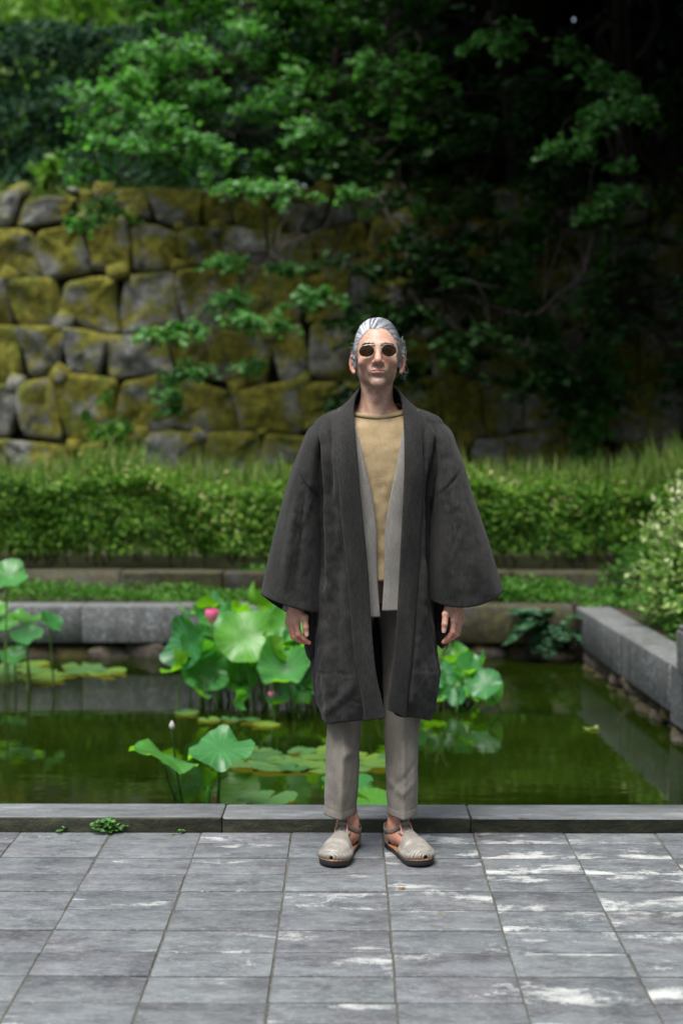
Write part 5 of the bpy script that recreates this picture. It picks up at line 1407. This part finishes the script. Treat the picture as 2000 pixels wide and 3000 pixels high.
# sleeves -------------------------------------------------------------
def sleeve(s, outer, inner, zf, zb, seed, tailspec, yc, hdf, hdb):
    nu_, nv_ = 96, 110; n2 = nu_ // 2
    sp = (1 - np.cos(np.linspace(0, math.pi, n2 + 1))) / 2         # 0 outer edge -> 1 inner edge, front then back
    S = np.concatenate([sp[:-1], sp[::-1][:-1]]); fr = np.concatenate([np.ones(n2), np.zeros(n2)])
    V = []
    for v in np.linspace(0, 1, nv_):
        zt = 1.452; ze = np.where(fr > .5, zf(S), zb(S)); z = zt + (ze - zt) * v
        o_, i_ = outer(np.maximum(z, float(zf(0.0)))), inner(z); x = o_ + (i_ - o_) * S
        t = np.maximum(0, 1 - np.abs(2 * np.clip(S, 0, 1) ** 1.15 - 1) ** 2.6) ** .75
        y = yc(z) + np.where(fr > .5, -hdf(z) * t, hdb(z) * t)
        V.append(np.stack([x, y, z], 1))
    V = np.concatenate(V); F_ = grid_faces(nu_, nv_, closed_u=True)
    if s > 0: F_ = F_[:, ::-1]
    Sv = np.tile(S, nv_); fv = np.tile(fr, nv_)
    vz = V[:, 2]
    d = .013 * fb(np.stack([V[:, 0] * 1.2 + seed, V[:, 1], V[:, 2] * .25], 1), 8, 2) + .005 * fb(V * (1, 1, .6) + seed * 3, 18, 3)
    d += .008 * np.exp(-((Sv - .36 - .10 * (1.2 - vz)) / .07) ** 2) * ss(vz, .84, 1.0) * ss(-vz, -1.32, -1.1) - .009 * np.exp(-((Sv - .60) / .06) ** 2) * ss(-vz, -1.3, -1.1) * ss(vz, .86, 1.05)
    sx = 1.318 - .12 * Sv; d -= .0045 * np.exp(-((vz - sx) / .0035) ** 2) - .004 * ss(vz - sx, -.002, .004) * ss(-(vz - sx), -.08, -.01)
    if s > 0: d += .0065 * np.exp(-((Sv - .30 - .06 * (1.15 - vz)) / .022) ** 2) * ss(vz, .95, 1.05) * ss(-vz, -1.28, -1.2)
    d += .006 * np.exp(-((vz - 1.06 - .5 * (Sv - .5)) / .010) ** 2) * np.exp(-((Sv - .7) / .2) ** 2) - .006 * np.exp(-((vz - 1.10 + .35 * (Sv - .5)) / .009) ** 2) * np.exp(-((Sv - .55) / .22) ** 2)
    d *= np.clip(np.sin(np.pi * Sv), 0, 1) ** .5
    V[:, 1] += np.where(fv > .5, -d, d)
    # underarm / dropped-shoulder seam
    if tailspec: pass
    return V, F_
def tail(x0, x1, y0, y1, z0, z1, seed):
    th = np.arange(32) / 32 * 2 * math.pi; V = []
    for t in np.linspace(0, 1, 26):
        k = math.sqrt(max(0, 1 - max(0, (t - .80) / .20) ** 2)); k = max(k, .05); cx = (x0 + x1) / 2
        V.append(np.stack([cx + (x1 - x0) / 2 * k * np.cos(th), (y0 + y1) / 2 + (y1 - y0) / 2 * np.sin(th) * (.4 + .6 * k), np.full(32, z0 + (z1 - z0) * t)], 1))
    V = np.concatenate(V); V[:, 0] += .004 * fb(V + seed, 12, 2)
    return V, grid_faces(32, 26, closed_u=True)
V, f = sleeve(-1, curve([(1.455, -.190), (1.435, -.214), (1.37, -.2475), (1.312, -.2705), (1.111, -.328), (.95, -.366), (.75, -.405)]), curve([(1.455, -.145), (1.38, -.172), (1.31, -.182), (1.2, -.186), (1.0, -.186), (.80, -.188), (.6, -.19)]),
       curve([(0, .880), (.25, .866), (.5, .850), (.75, .836), (1, .822)]), curve([(0, .878), (.2, .838), (.45, .806), (.8, .80), (1, .806)]), 2.0, True,
       curve([(1.455, .022), (1.40, .018), (1.2, .002), (.85, -.022)]), curve([(1.455, .040), (1.42, .062), (1.3, .088), (1.1, .092), (.85, .096)]), curve([(1.455, .035), (1.40, .055), (1.1, .07), (.85, .075)]))
solid(obj('sleeve', V, f, M['coat'], coat), .003)
V, f = sleeve(1, curve([(1.455, .208), (1.433, .236), (1.37, .266), (1.318, .2865), (1.232, .311), (1.084, .361), (.8896, .4195), (.75, .46)]), curve([(1.455, .158), (1.38, .180), (1.31, .186), (1.2, .184), (1.0, .178), (.84, .180), (.6, .18)]),
       curve([(0, .8896), (.25, .862), (.5, .848), (.75, .850), (1, .860)]), curve([(0, .8896), (.3, .862), (.6, .848), (1, .85)]), 6.0, True,
       curve([(1.455, .022), (1.40, .018), (1.2, .002), (.85, -.022)]), curve([(1.455, .040), (1.42, .062), (1.3, .088), (1.1, .094), (.93, .100), (.85, .090)]), curve([(1.455, .035), (1.40, .055), (1.1, .07), (.85, .075)]))
solid(obj('sleeve', V, f, M['coat'], coat), .003)
b = Bag(); b.add(*tail(-.243, -.188, -.035, .075, 1.10, .650, 1.0)); tl_ = solid(b.build('sleeve_bag', M['coat'], coat), .002)
b = Bag(); b.add(*tail(.196, .251, .005, .085, 1.05, .690, 4.0)); tl_ = solid(b.build('sleeve_bag', M['coat'], coat), .002)
# cuff of the grey jacket inside the sleeve
th = np.linspace(0, 2 * math.pi, 41)[:-1]
V = np.concatenate([np.stack([-.279 + (.036 - .006 * k) * np.cos(th), -.012 + .045 * np.sin(th), .832 + .030 * k + .30 * (.036 * np.cos(th)) * -1 * .6], 1) for k in np.linspace(0, 4, 8)])

# collar band ---------------------------------------------------------
def band(path, name):
    E, S_ = [], []
    for (e, s__) in path: E.append(e); S_.append(s__)
    n = 150; E, S_ = spline(E, n), spline(S_, n)
    m_ = 13; V = []
    for k in range(m_):
        t = k / (m_ - 1); bulge = .0045 * math.sin(math.pi * t) ** .5
        P_ = E + (S_ - E) * t; P_[:, 1] -= bulge * np.clip((1.50 - P_[:, 2]) / .05, 0, 1); V.append(P_)
    V = np.stack(V, 1).reshape(-1, 3)
    V[:, 1] -= .0025 * fb(V * (1, 1, .5), 11, 2) + .001
    return obj(name, V, grid_faces(m_, n), M['coat'], coat)
def fp(x, z, off=.006): return (x, float(coat_front(np.array(x), np.array(z)) - off), z)
pathL = [(fp(.0285, .488), fp(-.038, .476)), (fp(.0195, .53), fp(-.044, .53)), (fp(-.001, .62), fp(-.058, .62)), (fp(-.013, .722), fp(-.0747, .722)), (fp(-.0225, .86), fp(-.086, .86)), (fp(-.030, .98), fp(-.096, .98)), (fp(-.045, 1.13), fp(-.112, 1.13)), (fp(-.0585, 1.276), fp(-.124, 1.276)), (fp(-.068, 1.39), fp(-.130, 1.39)), (fp(-.0745, 1.465, .012), fp(-.130, 1.462, .008)), ((-.0735, -.048, 1.512), (-.122, -.032, 1.490)), ((-.064, -.010, 1.548), (-.104, .012, 1.505)), ((-.048, .052, 1.566), (-.075, .070, 1.515)), ((.004, .082, 1.570), (.004, .098, 1.518))]
pathR = [(fp(.037, .514), fp(.095, .485)), (fp(.040, .555), fp(.099, .55)), (fp(.050, .63), fp(.108, .63)), (fp(.0587, .722), fp(.117, .722)), (fp(.068, .86), fp(.127, .86)), (fp(.0745, 1.0), fp(.136, 1.0)), (fp(.081, 1.14), fp(.143, 1.14)), (fp(.0873, 1.276), fp(.147, 1.276)), (fp(.089, 1.39), fp(.145, 1.39)), (fp(.087, 1.465, .012), fp(.140, 1.462, .008)), ((.0845, -.048, 1.514), (.132, -.032, 1.492)), ((.075, -.010, 1.550), (.114, .012, 1.507)), ((.058, .052, 1.568), (.085, .070, 1.516)), ((.004, .082, 1.570), (.004, .098, 1.518))]
for nm_, pth in (('l', pathL), ('r', pathR)):
    o = band(pth, 'collar_band'); solid(o, .007, 0.0)
    if nm_ == 'l':
        o.data.flip_normals()

# grey jacket worn under the coat: two hanging front edges
def lapel(edge, outx, z0, z1, yoff, seed, flip):
    n, m_ = 120, 16; zs_ = np.linspace(z0, z1, n); V = []
    for z in zs_:
        e, o_ = edge(z), outx(z); x = np.linspace(e, o_, m_)
        y = coat_front(x, np.full(m_, min(z, 1.46))) + yoff(z) + .010 * np.linspace(1, 0, m_) ** 2
        V.append(np.stack([x, y, np.full(m_, z)], 1))
    V = np.concatenate(V); V[:, 1] += .004 * fb(V * (1, 1, .5) + seed, 12, 2)
    return V, (grid_faces(m_, n) if flip else grid_faces(m_, n)[:, ::-1])
ij = empty('grey_jacket'); ij.parent = person
V, f = lapel(curve([(.812, .0117), (.93, .003), (1.0, .0005), (1.083, -.0005), (1.20, -.014), (1.30, -.035), (1.42, -.062), (1.5, -.080)]), lambda z: OL(z) - .05, .815, 1.49, curve([(.79, .012), (1.2, .012), (1.5, .012)]), 1.0, True)
solid(obj('front_edge', V, f, M['inner'], ij), .003, 0.0)
V, f = lapel(curve([(.819, .0165), (.95, .024), (1.11, .0272), (1.22, .045), (1.32, .066), (1.42, .084), (1.5, .095)]), lambda z: OR(z) + .05, .835, 1.49, curve([(.79, .012), (1.2, .012), (1.5, .012)]), 2.0, False)
solid(obj('front_edge', V, f, M['inner'], ij), .003, 0.0)
V = []
for k in np.linspace(0, 1, 10):
    V.append(np.stack([-.272 + (.040 - .010 * k) * np.cos(th) + .02 * k, -.020 + (.042 - .006 * k) * np.sin(th), .838 + .09 * k + .30 * .040 * np.cos(th)], 1))
solid(obj('cuff', np.concatenate(V), grid_faces(40, 10, closed_u=True), M['inner'], ij), .003, 0.0)

# ---- shoes ----------------------------------------------------------
def shoe(s):
    ax_, ay_ = ANK[s]; phi = FDIR[s]
    t_ = empty('shoe'); t_.parent = person
    u = np.array([s * math.sin(phi), -math.cos(phi)]); heel = np.array([ax_, ay_]) - u * .068
    t_.location = (heel[0], heel[1], 0); t_.rotation_euler = (0, 0, math.atan2(u[1], u[0]))     # local +x to the toe, +y to the wearer's left
    io = -s           # local y sign of the inner side
    Lh = .272
    def hw(a):   # half width along the length
        return np.interp(a, [0, .01, .03, .06, .11, .16, .20, .235, .255, .266, .272], [.004, .020, .029, .033, .034, .042, .049, .047, .037, .022, .004])
    def mid(a): return io * np.interp(a, [0, .1, .2, .25, .272], [0, .0, .002, .006, .007])
    aa = Lh * (1 - np.cos(np.linspace(0, math.pi, 30))) / 2
    def outline(g): 
        A = np.concatenate([aa, aa[::-1][1:-1]]); sg_ = np.concatenate([np.ones(30), -np.ones(28)])
        return np.stack([A + (A - .136) * g / .136, mid(A) + sg_ * (hw(A) + g), 0 * A], 1)
    def slab(layers, mat, name, parent):
        V = []; 
        for g, z in layers:
            o_ = outline(g); A = np.clip(o_[:, 0], 0, Lh); o_[:, 2] = z if not callable(z) else z(A); V.append(o_)
        n = len(V[0]); V = np.concatenate(V); k = len(layers); f = [grid_faces(n, k, closed_u=True)]
        V = np.vstack([V, V[:n].mean(0), V[-n:].mean(0)]); i = np.arange(n)
        f.append(np.stack([(i + 1) % n, i, np.full(n, k * n)], 1)); f.append(np.stack([i + (k - 1) * n, (i + 1) % n + (k - 1) * n, np.full(n, k * n + 1)], 1))
        return obj(name, V, f, mat, parent)
    spring = lambda base: (lambda A: base + .007 * ss(A, .215, .272))
    sole = slab([(.001, lambda A: .0005 + .006 * ss(A, .215, .272)), (.003, lambda A: .002 + .0065 * ss(A, .215, .272)), (.0035, spring(.013)), (.003, spring(.0165))], M['rubber'], 'sole', t_)
    slab([(.0035, spring(.0166)), (.0050, spring(.0180)), (.0050, spring(.0205)), (.0035, spring(.0220))], M['welt'], 'welt', sole)
    ap = np.linspace(0, Lh, 400); per = np.concatenate([[0], np.cumsum(np.hypot(np.diff(ap), np.diff(hw(ap))))])
    # vamp, pleated where it meets the welt
    na, nb = 150, 81; A = np.interp(np.linspace(np.interp(.108, ap, per), np.interp(Lh - .0006, ap, per), na), per, ap); V = []
    for a in A:
        be = np.linspace(0, math.pi, nb); w_ = hw(a) + .001
        h = np.interp(a, [.10, .13, .16, .19, .22, .245, .26, .2715], [.070, .064, .058, .050, .042, .035, .028, .012])
        y = w_ * np.sign(np.cos(be)) * np.abs(np.cos(be)) ** .8; z = h * np.sin(be) ** .75
        base = .021 + .007 * ss(np.array(a), .215, .272)
        low = np.exp(-((z - .008) / .010) ** 2)
        arc = a * 1.0 + np.abs(np.cos(be)) * .0
        P_a = np.interp(a, ap, per); ph = P_a / .0076 * 2 * math.pi + np.sign(np.cos(be)) * .9 + 1.3 * math.sin(P_a * 330)
        low = np.exp(-((z - .007) / .011) ** 2) * float(ss(np.array(a), .13, .17)); ple = np.abs(np.sin(ph / 2)) ** .7 * 2 - 1
        y = y * (1 + .13 * low * ple - .02 * low); xx = a + .0055 * low * ple * ss(np.array(a), .22, .25)
        V.append(np.stack([xx + 0 * y, mid(a) + y, base + z + .0040 * low * ple], 1))
    V = np.concatenate(V)
    # side openings: the vamp is cut back away from the instep towards the heel
    V[:, 2] += .0015 * fb(V, 40, 2) - .0022 * np.sin(V[:, 0] * 160) * np.exp(-((V[:, 0] - .20) / .03) ** 2) * (V[:, 2] > .045)
    f = grid_faces(nb, na); cx_, cy_ = V[f][:, :, 0].mean(1), (V[f][:, :, 1].mean(1) - mid(V[f][:, :, 0].mean(1)))
    hi = V[f][:, :, 2].mean(1)
    keep = cx_ > .118 + .050 * np.clip(1 - np.abs(np.abs(cy_) - .036) / .03, 0, 1) * (hi < .075) - .02 * (np.abs(cy_) < .012)
    solid(obj('vamp', V, f[keep], M['leather'], t_), .0025, 1.0)
    # little vent at the toe
    # tab up the instep
    nt = 14; P_ = spline([(.150, 0, .083), (.128, 0, .0915), (.112, 0, .103), (.103, 0, .120)], nt); wd = np.interp(np.linspace(0, 1, nt), [0, .5, .75, 1], [.020, .014, .015, .019]); V = []
    for k in range(9): q = (k / 4 - 1); V.append(P_ + np.stack([0 * wd - .006 * abs(q) ** 2, wd * q, -.006 * q * q + 0 * wd], 1))
    solid(obj('tab', np.stack(V, 1).reshape(-1, 3), grid_faces(9, nt), M['leather'], t_), .0025, 1.0)
    # ankle strap through the tab and round the heel
    th = np.linspace(0, 2 * math.pi, 61)[:-1]; V = []
    for k, (dz, r_) in enumerate(((-.008, 1.0), (-.003, 1.03), (.003, 1.03), (.008, 1.0))):
        cx0, rx, ry = .062, .058, .041
        x = cx0 + rx * np.cos(th) * r_; y = ry * np.sin(th) * r_; V.append(np.stack([x, y, .068 + .032 * np.cos(th) ** 3 * (np.cos(th) > 0) + .006 * np.cos(th) + dz], 1))
    solid(obj('strap', np.concatenate(V), grid_faces(60, 4, closed_u=True), M['strap'], t_), .0025, 1.0)
    # heel counter: low leather back and the side bands holding it
    V = []; be = np.linspace(math.pi * .42, math.pi * 1.58, 41)
    for k in np.linspace(0, 1, 6):
        top = .030 + .030 * ss(-np.cos(be), .0, .9)
        V.append(np.stack([.052 + (.052 + .002 * k) * np.cos(be), (.037 + .001 * k) * np.sin(be), .019 + top * k], 1))
    solid(obj('heel_counter', np.concatenate(V), grid_faces(41, 6), M['strap'], t_), .0025, 1.0)
    bk = MT('copper_stud', .35); bk.color((.55, .30, .17)); bk.b.inputs['Metallic'].default_value = 1
    v, f = tube(np.array([(.113, io * .0, .1035), (.1155, io * .0, .1065)]), .0035, 8); obj('stud', v, f, bk.m, t_)
for s in (-1, 1): shoe(s)
